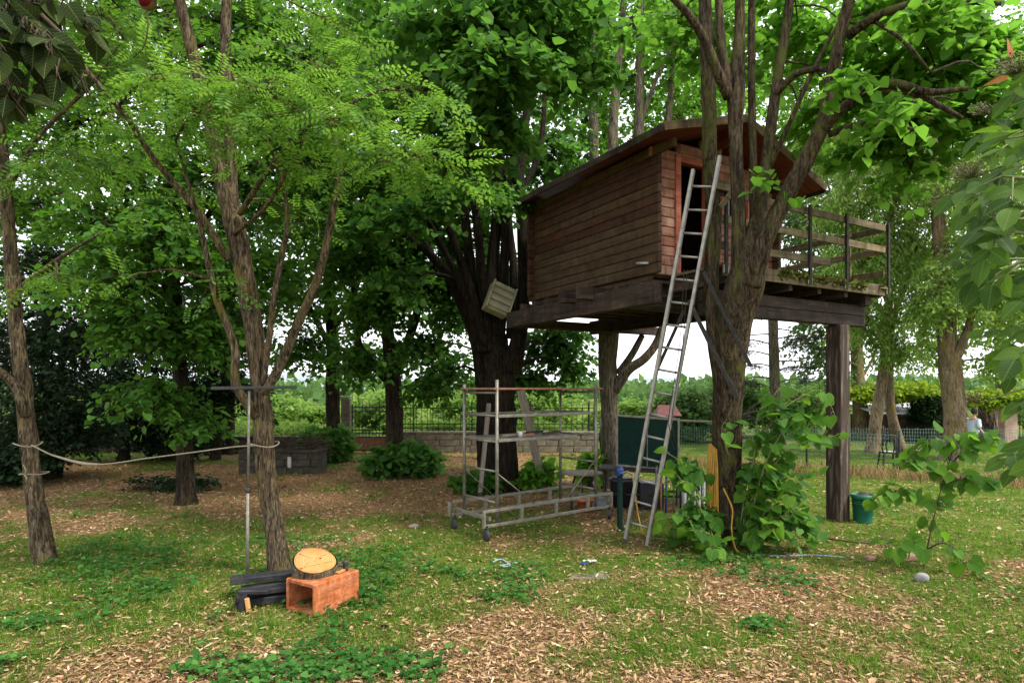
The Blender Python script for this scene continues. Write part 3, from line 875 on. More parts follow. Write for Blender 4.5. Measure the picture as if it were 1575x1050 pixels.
# platform: front strip and the terrace beside the cabin
DV, DU0, DU1, DB = -.936, .33, 4.05, 2.0
deck = mk('deck', *along((DU0, DV - .018, FZ - .085), (DU1, DV - .018, FZ - .085), .036, .17), M['rail'], house, local=True)
bar('deck_fascia', (DU1 + .018, DV - .03, FZ - .085), (DU1 + .018, DB, FZ - .085), .034, .15, M['rail'], house, local=True)
for k in range(6):
    v = DV + .08 + k * .151
    bar('plank', (DU0, v, FZ - .03), (DU1, v, FZ - .03), .143, .035, M['rail'], deck, local=True)
for k in range(13):
    v = DV + .08 + (k + 6) * .151
    bar('plank', (WU + .14, v, FZ - .03), (DU1, v, FZ - .03), .143, .035, M['rail'], deck, local=True)
# joists under the platform run back from the front, those under the cabin stick out past its side
for u in (.45, 1.1, 1.75, 2.4, 3.05):
    bar('joist', (u, DV + .03, FZ - .15), (u, DB if u > WU else .5, FZ - .15), .08, .19, M['beam'], house, local=True)
bar('joist', (3.78, DV + .12, FZ - .19), (3.78, DB, FZ - .19), .16, .24, M['beam'], house, local=True)
for v in (.2, .55, .9, 1.35, 1.75, 2.15, 2.55, 2.95):
    bar('joist', (-.2 if v < .8 else -.62 + .25 * (v > 1.5), v, FZ - .215), (WU + .3, v, FZ - .2), .1, .18, M['beam'], house, local=True)
# main beams
for z in (3.155, 3.325):
    bar('beam', (.32, -.6, z), (3.93, -.6, z), .15, .165, M['beam'], house, bev=.008, local=True)
bar('beam', (-.3, -.45, 3.335), (-.3, 3.5, 3.335), .14, .28, M['beam'], house, bev=.008, local=True)
bar('beam', (1.9, -.3, 3.33), (1.9, 3.9, 3.33), .13, .27, M['beam'], house, bev=.008, local=True)
bar('beam', (-.37, 3.3, 3.27), (3.2, 3.3, 3.27), .14, .16, M['beam'], house, bev=.008, local=True)
bar('beam', (-.2, .25, 3.3), (1.82, .25, 3.3), .12, .2, M['beam'], house, bev=.008, local=True)
# the square post under the terrace corner
mk('post', *boxes([(3.32 - .125, 3.32 + .125, -.6 - .125, -.6 + .125, -.1, 3.07)], .012), M['post_light'], house, local=True)
mk('bolt', *rod((3.46, -.66, 3.0), (3.44, -.66, 3.0), .02, 8), M['galv'], house, local=True)
# railing: steel uprights bolted to the fascia, three rails
ups = [(DU0 + .02, DV), (DU0 + 1.73, DV), (DU0 + 2.6, DV), (DU1 - .03, DV)]
for (u, v) in ups:
    p = bar('rail_post', (u, v - .055, FZ - .14), (u, v - .055, FZ + .98), .05, .035, M['steel_dark'], house, (0, 1, 0), .004, True)
    bar('bracket', (u - .05, v - .05, FZ - .09), (u + .05, v - .05, FZ - .09), .02, .11, M['galv'], house, local=True)
for z, u1 in ((FZ + .9, DU1), (FZ + .56, DU1), (FZ + .22, DU0 + 2.25)):
    bar('rail', (DU0 - .1, DV - .02, z), (u1, DV - .02, z), .03, .1, M['rail'], house, local=True)
for z in (FZ + .9, FZ + .56, FZ + .2):
    bar('rail', (DU1 - .02, DV + .02, z), (DU1 - .02, DB, z), .03, .1, M['rail'], house, local=True)
bar('picket', (DU1 - .05, -.35, FZ - .02), (DU1 - .05, -.35, FZ + .92), .03, .09, M['rail'], house, (0, 1, 0), local=True)
for (u, v) in ((DU1 - .05, 1.0), (DU1 - .05, DB - .04), (WU + .3, DB - .04)):
    bar('rail_post', (u, v, FZ - .02), (u, v, FZ + .98), .05, .05, M['rail'], house, (0, 1, 0), local=True)
for z in (FZ + .9, FZ + .5):
    bar('rail', (WU + .25, DB, z), (DU1 - .05, DB, z), .03, .09, M['rail'], house, local=True)
# gate-like bracket beside the ladder
bar('bracket_board', (DU0 - .22, DV - .09, FZ + .95), (DU0 + .35, DV - .09, FZ + .95), .03, .12, M['rail'], house, local=True)
bar('bracket_brace', (DU0 - .16, DV - .12, FZ + .66), (DU0 + .08, DV - .12, FZ + .92), .03, .07, M['rail'], house, local=True)
# loose flat-steel braces hanging from the platform
bar('brace', (-.02, -.95, 3.55), (.16, -1.52, 2.35), .01, .05, M['steel_dark'], house, local=True)
bar('brace', (-.12, -.8, 3.2), (.12, -1.36, 1.95), .01, .055, M['steel_dark'], house, local=True)
bar('brace', (.0, -.6, 3.1), (-.28, -.35, 2.25), .01, .045, M['steel_dark'], house, local=True)
mk('tube_lamp', *rod((-.06, .25, 3.86), (-.06, .02, 3.82), .018, 8), M['white'], house, local=True)
# moss along the front edge of the platform and on the roof's edge
rng = np.random.default_rng(3)
us = rng.random(1300) * 2.75 + 1.3
dn = vnoise(us * 3.0, us * 0, 8)
us = us[dn > .38]
P = np.stack([us, DV - .03 + rng.random(len(us)) * .1, FZ - .02 + rng.random(len(us)) * .05 - .02], 1)
hang = rng.random(len(us)) < .35
P[hang, 1] = DV - .045; P[hang, 2] -= rng.random(hang.sum()) * .06
D = rng.normal(size=P.shape); D[:, 2] -= .5; N_ = rng.normal(size=P.shape) + (0, -.6, .6)
mo = mk('moss', *scatter('round', P, D, N_, .03 + .04 * rng.random(len(P))), M['moss'], house, local=True)
mo['kind'] = 'stuff'

# ------------------------------------------------------------------ trees
# young locust beside the clay block
locust = tree('locust_tree', 'slim forked locust tree rising behind the clay block and log slice',
     [([(433, 890, 6.9), (411, 720, 6.9), (396, 560, 6.9), (372, 400, 6.9), (352, 310, 6.9), (346, 280, 6.9), (343, 262, 6.9)], [.112, .105, .1, .092, .095, .06, .015]),
      ([(358, 345, 6.9), (325, 200, 6.88), (300, 100, 6.8), (268, -30, 6.7), (225, -220, 6.6)], [.085, .072, .066, .058, .04]),
      ([(356, 340, 6.92), (354, 190, 6.95), (348, 80, 7.0), (351, -40, 7.1), (360, -230, 7.2)], [.075, .066, .06, .054, .04]),
      ([(398, 612, 6.88), (425, 575, 6.85), (455, 505, 6.8), (488, 430, 6.7), (508, 345, 6.6), (524, 245, 6.5), (512, 205, 6.45)], [.06, .055, .05, .045, .04, .032, .02]),
      ([(404, 590, 6.85), (414, 520, 6.8), (424, 440, 6.7), (442, 345, 6.6), (432, 270, 6.5), (408, 210, 6.4)], [.04, .035, .032, .026, .02, .012]),
      ([(395, 640, 6.82), (362, 590, 6.75), (363, 545, 6.72), (352, 505, 6.7), (335, 465, 6.65), (318, 395, 6.6), (306, 340, 6.5), (270, 215, 6.3)], [.055, .05, .045, .042, .038, .03, .022, .01]),
      ([(352, 400, 6.8), (310, 333, 6.7), (283, 300, 6.6), (233, 240, 6.4), (200, 187, 6.2), (160, 140, 6.0), (100, 67, 5.8), (40, -20, 5.6)], [.04, .036, .034, .03, .027, .024, .02, .012]),
      ([(368, 330, 6.8), (415, 260, 6.6), (480, 190, 6.3), (560, 150, 6.0)], [.03, .025, .018, .008]),
      ([(360, 360, 6.8), (415, 310, 6.5), (480, 190, 6.2)], [.024, .02, .01])],
     [(240, 120, 5.9, .7, .5, .08, .5), (390, 140, 5.8, .8, .5, .08, .7), (520, 190, 5.7, .75, .5, .09, .75), (630, 240, 5.6, .5, .4, .08, .5), (310, 170, 6.0, .7, .4, .07, .4),
      (490, 100, 5.9, .8, .5, .1, .45), (180, 190, 6.1, .6, .4, .08, .3), (620, 140, 6.0, .6, .4, .1, .35), (520, 40, 7.8, .9, .5, .2, .4), (200, 60, 7.6, .9, .5, .2, .4),
      (450, 250, 6.2, .4, .4, .06, .15), (190, 425, 6.2, .45, .4, .05, .07), (330, 430, 6.0, .5, .4, .05, .07), (290, 300, 7.6, .5, .4, .1, .15), (450, 330, 7.4, .4, .4, .1, .12),
      (300, -160, 6.9, 1.3, 1.1, .5, .7), (480, -140, 6.9, 1.2, 1.0, .5, .6), (150, -110, 6.3, 1.0, .8, .4, .4)],
     M['bark_locust'], M['locust'], dens=31, slen=.62, per=6, leaf=.27, tpl='frond', droop=.06, seed=21, sides=15, relief=.2, flat=.3, limb_r=.014, twig_r=.004, step=.06)
tree('locust_tree', 'slender locust trunk with rope ties at the clearing edge',
     [([(70, 868, 7.4), (46, 700, 7.4), (34, 600, 7.4), (20, 450, 7.4), (2, 240, 7.4), (-25, 20, 7.4), (-50, -200, 7.4)], [.1, .095, .088, .08, .07, .06, .04]),
      ([(40, 640, 7.36), (22, 592, 7.3), (-5, 568, 7.25), (-40, 540, 7.2)], [.06, .05, .045, .03]),
      ([(22, 470, 7.36), (34, 442, 7.3), (85, 402, 7.1), (155, 358, 6.9)], [.045, .035, .025, .01]),
      ([(8, 300, 7.38), (60, 210, 7.2), (140, 130, 7.0), (190, 60, 6.9)], [.03, .024, .018, .008])],
     [(30, 60, 7.0, 1.0, .8, .4, 1.3), (130, 110, 7.2, .9, .7, .35, 1.3), (60, 250, 7.2, .6, .6, .2, .6), (150, 20, 7.0, 1.0, .8, .4, 1.0), (120, 250, 7.6, .7, .6, .25, .7), (90, 430, 6.9, .4, .3, .08, .3),
      (-60, -120, 7.2, 1.2, 1.0, .5, 1.0), (100, -120, 7.2, 1.2, 1.0, .5, 1.0)],
     M['bark_locust'], M['locust'], dens=28, slen=.55, per=6, leaf=.25, tpl='frond', droop=.12, seed=22, sides=15, relief=.2, flat=.35, limb_r=.014, twig_r=.004, step=.06)
# lindens
tree('linden_tree', 'straight dark trunk standing in litter behind the slung rope',
     [([(286, 780, 11.1), (283, 680, 11.1), (276, 560, 11.1), (266, 400, 11.1), (262, 240, 11.1), (258, 60, 11.1), (255, -160, 11)], [.15, .145, .13, .11, .09, .07, .04]),
      ([(272, 470, 11.05), (225, 400, 10.8), (170, 350, 10.5)], [.05, .04, .02]), ([(268, 420, 11.05), (320, 330, 10.8), (370, 260, 10.6)], [.05, .04, .02])],
     [(230, 500, 10.3, 1.1, .8, .5, 1.5), (330, 520, 10.8, .8, .8, .5, 1.2), (170, 440, 10.8, 1.0, .9, .5, 1.1), (260, 380, 10.0, 1.2, .8, .6, 1.6), (380, 430, 11.3, .9, .8, .7, 1.1), (150, 350, 11, 1.0, .9, .6, 1.0),
      (330, 270, 10.6, 1.2, 1, .7, 1.5), (200, 260, 11, 1.2, 1, .7, 1.1), (250, 120, 11, 1.8, 1.3, .9, 1.6), (400, 150, 11.2, 1.4, 1.2, .9, 1.3), (240, 610, 10.4, .8, .6, .3, .5), (300, 650, 10.7, .5, .5, .25, .25),
      (250, -60, 11, 1.8, 1.4, .8, .9), (100, 200, 12, 1.4, 1.1, .8, 1.1), (60, 90, 12, 1.5, 1.1, .9, 1.0), (150, 20, 12, 1.6, 1.1, .9, 1.0), (360, 40, 11.5, 1.5, 1.1, .9, 1.2), (470, 90, 11.5, 1.3, 1.0, .9, 1.1), (40, 320, 12.5, 1.2, 1, .7, .8), (470, 250, 11.5, 1.2, 1, .8, 1.1)],
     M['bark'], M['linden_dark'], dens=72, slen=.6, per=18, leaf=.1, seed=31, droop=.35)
tree('linden_tree', 'dark linden trunk beside the iron gate with suckers at its foot',
     [([(513, 708, 17.9), (512, 620, 17.9), (511, 520, 17.9), (506, 420, 17.9), (500, 250, 17.9), (498, 60, 17.9)], [.21, .2, .185, .16, .12, .06]),
      ([(511, 540, 17.8), (480, 480, 17.4), (455, 430, 17.2)], [.1, .08, .04]), ([(510, 510, 17.8), (545, 450, 17.6), (560, 390, 17.5)], [.1, .08, .04])],
     [(470, 530, 17, 1.1, 1.0, .5, .9), (540, 545, 17.2, 1.0, 1.0, .5, .9), (500, 450, 16.8, 1.5, 1.2, .8, 1.6), (430, 430, 17, 1.2, 1, .8, 1.1), (490, 350, 17, 1.9, 1.4, 1, 2.0), (420, 320, 17.4, 1.4, 1.2, 1, 1.1), (560, 370, 17.3, 1.4, 1.2, 1, 1.1),
      (450, 548, 17.3, .8, .8, .35, .5), (570, 560, 17.3, .8, .8, .3, .5), (480, 220, 17.2, 2.4, 1.6, 1.3, 2), (500, 60, 17.2, 2.6, 2, 1.5, 2)],
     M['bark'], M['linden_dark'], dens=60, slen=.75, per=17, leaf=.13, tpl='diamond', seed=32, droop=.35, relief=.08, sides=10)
tree('linden_tree', 'forked dark linden growing out of a leafy sucker bush by the gate',
     [([(609, 736, 14.9), (607, 660, 14.9), (604, 590, 14.9), (600, 545, 14.9), (590, 450, 14.9), (582, 320, 14.9), (575, 150, 14.9), (570, -50, 14.9)], [.215, .205, .2, .17, .13, .1, .08, .05]),
      ([(602, 590, 14.85), (576, 563, 14.7), (552, 530, 14.6), (549, 480, 14.5), (535, 400, 14.4)], [.13, .11, .09, .07, .04]),
      ([(606, 580, 14.9), (625, 530, 14.9), (641, 480, 14.8), (647, 400, 14.8), (660, 300, 14.8)], [.13, .11, .1, .08, .05])],
     [(580, 480, 14, .9, .8, .5, 1.0), (650, 540, 14.2, .7, .8, .4, .6), (545, 560, 14.2, .6, .6, .35, .5), (610, 420, 13.8, 1.3, 1, .7, 1.5), (540, 400, 13.8, 1.1, 1, .7, 1.2), (680, 440, 14.2, .9, .9, .6, .9),
      (590, 310, 13.8, 1.6, 1.2, .9, 1.7), (500, 290, 13.6, 1.2, 1, .8, 1.1), (660, 330, 14.2, 1.2, 1, .8, 1.1), (560, 170, 14, 2.2, 1.6, 1.1, 2), (660, 600, 14.2, .5, .5, .25, .3), (580, 20, 14.2, 2.2, 1.6, 1.1, 1.5)],
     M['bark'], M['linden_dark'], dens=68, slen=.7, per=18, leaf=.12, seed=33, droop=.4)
tree('linden_tree', 'massive many-stemmed linden behind the scaffold, carrying a cabin beam',
     [([(772, 756, 12.5), (770, 690, 12.5), (768, 620, 12.5), (766, 560, 12.5), (757, 500, 12.5), (758, 420, 12.5), (764, 330, 12.5), (772, 200, 12.5), (780, 40, 12.5)], [.34, .32, .315, .31, .22, .14, .11, .09, .06]),
      ([(748, 750, 12.75), (746, 660, 12.75), (744, 580, 12.7), (735, 520, 12.6), (714, 470, 12.5), (695, 430, 12.3), (660, 390, 12), (610, 352, 11.5), (560, 310, 11.1)], [.2, .19, .19, .18, .14, .11, .085, .06, .03]),
      ([(785, 570, 12.4), (800, 510, 12.25), (806, 430, 12.2), (803, 340, 12.2), (798, 280, 12.2), (812, 150, 12.3), (820, 0, 12.4)], [.2, .14, .12, .115, .11, .075, .05]),
      ([(745, 540, 12.4), (728, 480, 12.3), (722, 400, 12.2), (714, 320, 12.1), (700, 200, 12)], [.16, .13, .1, .08, .04]),
      ([(798, 290, 12.2), (770, 240, 11.7), (735, 205, 11.2), (700, 190, 10.8)], [.07, .05, .035, .02]),
      ([(798, 285, 12.2), (780, 190, 11.4), (770, 120, 10.0), (765, 60, 8.6)], [.08, .06, .05, .025]),
      ([(740, 520, 12.3), (705, 430, 11.9), (655, 330, 11.4), (630, 250, 11)], [.09, .07, .05, .02]),
      ([(800, 300, 12.2), (830, 230, 12.4), (838, 120, 12.6), (832, -20, 12.8)], [.07, .06, .05, .03]),
      ([(752, 540, 12.3), (742, 450, 12.2), (735, 360, 12.0), (722, 270, 11.9), (690, 170, 11.6)], [.12, .1, .085, .07, .03]),
      ([(748, 530, 12.25), (722, 440, 12.0), (690, 350, 11.7), (662, 280, 11.5), (640, 200, 11.3)], [.1, .085, .07, .055, .02]),
      ([(768, 520, 12.4), (775, 420, 12.4), (778, 330, 12.4), (770, 250, 12.4), (762, 150, 12.3)], [.12, .1, .09, .075, .03]),
      ([(785, 520, 12.45), (790, 420, 12.6), (782, 320, 12.7), (790, 220, 12.8)], [.1, .085, .07, .04])],
     [(760, 110, 7.2, .9, .7, .25, .9), (700, 50, 7.4, .9, .7, .3, .8), (830, 50, 7.6, .9, .7, .3, .8), (740, 205, 8.0, .8, .6, .2, .7), (660, 150, 8.0, .9, .7, .3, .7), (790, 0, 7.2, 1.0, .8, .3, .7), (860, 115, 8.2, .7, .6, .25, .5), (690, 250, 8.6, .7, .5, .15, .4),
      (690, 300, 13.8, 1.3, 1, .7, 1.1), (640, 380, 13.8, 1.1, .8, .6, .8), (720, 380, 14, 1.0, .8, .6, .6), (600, 270, 12, 1.0, .8, .6, .8), (760, 250, 13.6, 1.2, .9, .6, .8), (560, 330, 11, .8, .7, .4, .6), (640, 330, 10.8, .7, .6, .3, .35), (700, 290, 10.6, .8, .6, .3, .45), (770, 300, 11.4, .6, .5, .25, .25), (620, 430, 11.4, .5, .5, .3, .3), (850, 230, 13.2, 1.0, .9, .9, .8), (650, 60, 10.5, 1.6, 1.2, .9, 1.4),
      (700, 480, 14.4, .8, .8, .5, .6), (760, 440, 15, 1.0, .8, .7, .6), (850, 540, 14.2, .9, .6, .35, .9), (810, 590, 14.2, .7, .6, .3, .6), (880, 570, 14.4, .4, .5, .3, .4), (860, 515, 14.4, .8, .6, .2, .6), (690, 570, 13.8, .7, .6, .45, .6), (720, -90, 9, 2.0, 1.6, .8, 1.2)],
     M['bark_black'], M['linden'], dens=68, slen=.6, per=17, leaf=.11, seed=34, droop=.35, sides=14, relief=.14)
tree('linden_tree', 'grey-barked linden under the cabin, its stems rising behind the roof',
     [([(938, 750, 13), (938, 690, 13), (937, 620, 13), (934, 560, 13), (936, 505, 13), (930, 440, 13.1), (916, 330, 13.2), (913, 200, 13.3), (914, 60, 13.4), (915, -100, 13.5)], [.195, .19, .185, .19, .22, .17, .11, .095, .08, .05]),
      ([(944, 600, 12.95), (965, 570, 12.8), (990, 552, 12.7), (1008, 530, 12.7), (1020, 500, 12.7)], [.12, .1, .09, .085, .07]),
      ([(950, 575, 12.95), (972, 545, 12.9), (988, 515, 12.9)], [.08, .075, .06]),
      ([(940, 460, 13.1), (943, 300, 13.2), (943, 200, 13.3), (952, 80, 13.4), (965, -60, 13.5)], [.14, .12, .11, .09, .05]),
      ([(950, 470, 13.1), (975, 300, 13.3), (983, 190, 13.4), (985, 60, 13.6), (987, -80, 13.6)], [.14, .12, .11, .09, .05]),
      ([(985, 190, 13.4), (1010, 120, 13.3), (1040, 60, 13.2), (1075, -10, 13)], [.05, .045, .035, .02]),
      ([(960, 440, 13.2), (1010, 300, 13.6), (1030, 160, 13.8), (1040, 0, 14)], [.1, .09, .07, .04])],
     [(900, 190, 14.2, 1.1, .9, .8, .7), (960, 140, 14.5, 1.1, .9, .8, .7), (1030, 130, 14.5, 1.0, .9, .8, .7), (880, 70, 14, 1.2, 1, .8, .9), (970, 40, 13.8, 1.2, 1, .7, .8), (1060, 60, 13.4, 1.2, 1, .8, .8), (1050, 190, 14.5, .9, .8, .6, .5), (1000, -60, 13.5, 2, 1.5, .8, 1.0), (860, 290, 14.6, .7, .7, .5, .3), (1100, 130, 14.5, 1.0, .9, .8, .6)],
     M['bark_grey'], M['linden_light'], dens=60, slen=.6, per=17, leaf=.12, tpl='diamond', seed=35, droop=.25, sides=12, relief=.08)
big = tree('linden_tree', 'thick linden dividing into several stems in front of the platform railing',
     [([(1118, 838, 8.35), (1116, 740, 8.25), (1117, 640, 8.05), (1122, 560, 7.85), (1132, 490, 7.7), (1146, 432, 7.6), (1152, 395, 7.56), (1155, 360, 7.56), (1157, 335, 7.56)], [.205, .185, .18, .185, .2, .215, .175, .1, .02]),
      ([(1138, 440, 7.58), (1136, 330, 7.5), (1131, 220, 7.45), (1132, 140, 7.42), (1137, 60, 7.42), (1138, -60, 7.4), (1140, -220, 7.4)], [.115, .082, .074, .105, .064, .058, .04]),
      ([(1158, 420, 7.62), (1160, 330, 7.62), (1158, 230, 7.66), (1156, 120, 7.7), (1156, -20, 7.75), (1160, -200, 7.8)], [.08, .058, .048, .045, .042, .036]),
      ([(1162, 410, 7.6), (1170, 330, 7.6), (1181, 230, 7.6), (1196, 120, 7.62), (1213, 10, 7.65), (1235, -150, 7.7)], [.085, .07, .064, .064, .056, .04]),
      ([(1155, 440, 7.5), (1176, 370, 7.38), (1210, 300, 7.3), (1246, 232, 7.2), (1268, 180, 7.15), (1284, 95, 7.1), (1308, -10, 7.0), (1340, -160, 6.9)], [.13, .11, .1, .092, .078, .072, .066, .04]),
      ([(1092, 250, 7.9), (1090, 150, 7.9), (1087, 60, 7.9), (1083, -40, 7.9), (1080, -200, 7.9)], [.095, .092, .088, .08, .05]),
      ([(1112, 600, 7.95), (1100, 520, 7.93), (1094, 430, 7.9), (1097, 340, 7.9), (1092, 245, 7.9)], [.11, .105, .1, .1, .096]),
      ([(1122, 150, 7.42), (1103, 110, 7.3), (1082, 60, 7.2), (1060, 25, 7.1), (1028, -10, 7.0)], [.075, .06, .05, .045, .035]),
      ([(1124, 140, 7.42), (1113, 95, 7.4), (1107, 40, 7.4), (1104, -60, 7.4)], [.07, .06, .055, .04]),
      ([(1264, 200, 7.15), (1290, 172, 7.0), (1330, 142, 6.8), (1372, 128, 6.6), (1430, 142, 6.4), (1490, 136, 6.2)], [.07, .06, .05, .045, .035, .02]),
      ([(1345, 140, 6.75), (1400, 142, 6.55), (1450, 165, 6.4), (1480, 182, 6.3)], [.035, .032, .028, .02]),
      ([(1305, 55, 7.05), (1340, 30, 6.8), (1390, 10, 6.6), (1450, 2, 6.4), (1540, 6, 6.1)], [.055, .05, .042, .034, .02]),
      ([(1275, 207, 7.12), (1318, 192, 6.9), (1370, 190, 6.7), (1430, 210, 6.5)], [.04, .035, .03, .02]),
      ([(1182, 260, 7.58), (1214, 190, 7.4), (1250, 110, 7.3), (1292, 32, 7.2)], [.035, .03, .026, .02]),
      ([(1190, 150, 7.6), (1222, 115, 7.4), (1262, 106, 7.2), (1300, 112, 7.0), (1345, 126, 6.85), (1400, 160, 6.7)], [.045, .04, .035, .03, .025, .015]),
      ([(1340, 30, 6.8), (1380, 55, 6.7), (1410, 85, 6.6), (1432, 112, 6.55)], [.024, .02, .018, .01])],
     [(1320, 60, 8.6, .9, .6, .4, .9), (1420, 60, 8.2, .9, .6, .45, 1.0), (1510, 70, 7.8, .8, .6, .45, 1.0), (1420, 185, 8.0, .8, .6, .3, .9), (1345, 235, 8.4, .6, .5, .25, .5), (1300, 165, 8.8, .6, .5, .3, .5), (1510, 200, 7.8, .7, .6, .35, .8),
      (1230, 70, 9.0, .7, .6, .4, .6), (1090, 70, 9.0, .9, .6, .45, .6), (1390, -20, 7.2, .9, .7, .3, .6), (1540, 130, 7.4, .5, .5, .3, .5), (1040, 40, 8.8, .9, .6, .4, .6), (1240, 200, 9.2, .5, .4, .3, .35), (1400, 262, 8.2, .4, .4, .2, .3), (1210, 10, 9, .9, .7, .4, .6), (1450, 130, 8.4, .8, .6, .35, .7), (1370, 120, 8.8, .8, .6, .3, .6),
      (1380, 170, 6.3, .3, .3, .12, .16), (1290, 130, 6.6, .25, .3, .12, .1), (1180, 280, 7.2, .1, .1, .05, .05), (1440, 20, 6.2, .4, .4, .15, .25),
      (1440, -90, 6.9, 1.2, 1.0, .4, .7), (1200, -110, 7.9, 1.6, 1.2, .5, .8)],
     M['bark_big'], M['linden_light'], dens=46, slen=.5, per=13, leaf=.115, tpl='heart', seed=36, droop=.3, sides=15, relief=.15, step=.06, limb_r=.012, twig_r=.004)
# willows and others beyond the wire fence
tree('willow_tree', 'pale trunk pair of a willow standing beyond the bentwood chair',
     [([(1341, 697, 19.6), (1348, 640, 19.6), (1358, 580, 19.6), (1363, 520, 19.6), (1368, 440, 19.6), (1372, 300, 19.6), (1380, 120, 19.6)], [.2, .18, .16, .14, .12, .1, .05]),
      ([(1386, 692, 19.9), (1372, 640, 19.8), (1368, 580, 19.7), (1372, 500, 19.7), (1392, 440, 19.7), (1420, 380, 19.7)], [.18, .15, .12, .1, .09, .06]),
      ([(1366, 470, 19.6), (1340, 380, 19.4), (1320, 300, 19.2)], [.08, .06, .03])],
     [(1330, 400, 18.8, 1.4, 1, 1.1, 1.5), (1400, 380, 18.8, 1.4, 1, 1.1, 1.5), (1360, 300, 18.8, 1.6, 1.2, 1.2, 1.7), (1300, 330, 19, 1.1, 1, 1.0, 1.1), (1440, 300, 19, 1.5, 1.2, 1.2, 1.3), (1350, 200, 19, 1.8, 1.2, 1.2, 1.5), (1420, 470, 19, 1.1, 1, .9, 1.2), (1330, 500, 19.2, 1.0, .9, .8, .9), (1380, 540, 19.2, .8, .8, .6, .5),
      (1450, 180, 19.4, 1.8, 1.4, 1.2, 1.3), (1280, 230, 19.6, 1.2, 1, 1.0, .8)],
     M['bark_willow'], M['willow'], dens=100, slen=.8, per=22, leaf=.15, tpl='narrow', seed=41, droop=.8, flat=.9, width=1.5, relief=.1, limb_r=.035)
tree('willow_tree', 'stout lichen-covered trunk near the person, beyond the wire fence',
     [([(1470, 708, 17.8), (1468, 650, 17.8), (1464, 590, 17.8), (1456, 510, 17.8), (1450, 430, 17.8), (1440, 280, 17.8), (1430, 100, 17.8)], [.33, .31, .3, .25, .2, .14, .07]),
      ([(1462, 570, 17.7), (1490, 500, 17.4), (1510, 420, 17.2)], [.14, .1, .05])],
     [(1480, 440, 17, 1.2, .9, .9, 1.1), (1520, 380, 17, 1.3, 1, 1, 1.2), (1560, 460, 17, 1.0, .9, .9, 1.0), (1500, 270, 17.2, 1.5, 1.2, 1.1, 1.4), (1560, 300, 17.2, 1.3, 1, 1, 1.1), (1430, 480, 17.2, .7, .7, .6, .5), (1540, 560, 17.4, .8, .8, .5, .6), (1520, 120, 17.4, 1.8, 1.3, 1.1, 1.2)],
     M['bark_willow'], M['willow'], dens=70, slen=.7, per=20, leaf=.13, tpl='diamond', seed=42, droop=.5, flat=.8, width=.8, relief=.13)
tree('willow_tree', 'thin brown trunk beyond the wire fence, seen past the square post',
     [([(1326, 672, 24.5), (1322, 620, 24.5), (1318, 560, 24.5), (1316, 450, 24.5), (1310, 300, 24.5)], [.32, .27, .24, .2, .1]),
      ([(1320, 590, 24.4), (1345, 545, 24.4), (1355, 500, 24.3)], [.07, .05, .03])],
     [(1290, 470, 24, 1.4, 1, 1.2, 1.1), (1320, 400, 24, 1.8, 1.3, 1.4, 1.4), (1260, 420, 24, 1.5, 1.2, 1.4, 1.3), (1250, 520, 24, 1.2, 1, 1, .9), (1270, 320, 24, 1.8, 1.4, 1.5, 1.3), (1240, 360, 24, 1.4, 1.2, 1.4, 1.0), (1275, 560, 24.2, .9, .8, .8, .6), (1250, 250, 24.5, 1.6, 1.3, 1.2, 1.0)],
     M['bark_willow'], M['hedge_dark'], dens=62, slen=.9, per=20, leaf=.17, tpl='diamond', seed=43, droop=.5, flat=.8, width=.75)
# fir with bare lower branches seen under the platform
rngf = np.random.default_rng(8)
fst = [([(1195, 682, 22.8), (1192, 600, 22.8), (1189, 500, 22.8), (1187, 380, 22.8), (1186, 200, 22.8)], [.21, .2, .18, .15, .07])]
fbl = []
for k in range(16):
    y0 = 505 + k * 8.5; sgn = -1 if k % 2 else 1
    L = 40 + rngf.random() * 40
    x1 = 1190 + sgn * L; y1 = y0 + rngf.uniform(-14, 16); Yb = 22.8 + rngf.uniform(-.8, .8)
    fst.append(([(1190, y0, 22.8), (1190 + sgn * L * .5, (y0 + y1) / 2 - 4, (22.8 + Yb) / 2), (x1, y1, Yb)], [.03, .022, .01]))
    fbl.append((1190 + sgn * L * .75, y1 + 2, Yb, .6, .45, .08, .55))
fbl += [(1190, 450, 22.8, 1.2, 1, .8, 1), (1160, 480, 22.6, .9, .8, .4, .6), (1225, 470, 22.6, .9, .8, .5, .6), (1190, 350, 22.8, 1.2, 1, 1.2, 1.2)]
tree('fir_tree', 'sparse fir with bare horizontal lower branches, beyond the wire fence', fst, fbl, M['bark_grey'], M['fir'], dens=30, slen=.5, per=16, leaf=.1, tpl='narrow', seed=44, droop=.15, width=1.2, sides=9, relief=.05, limbs=False)
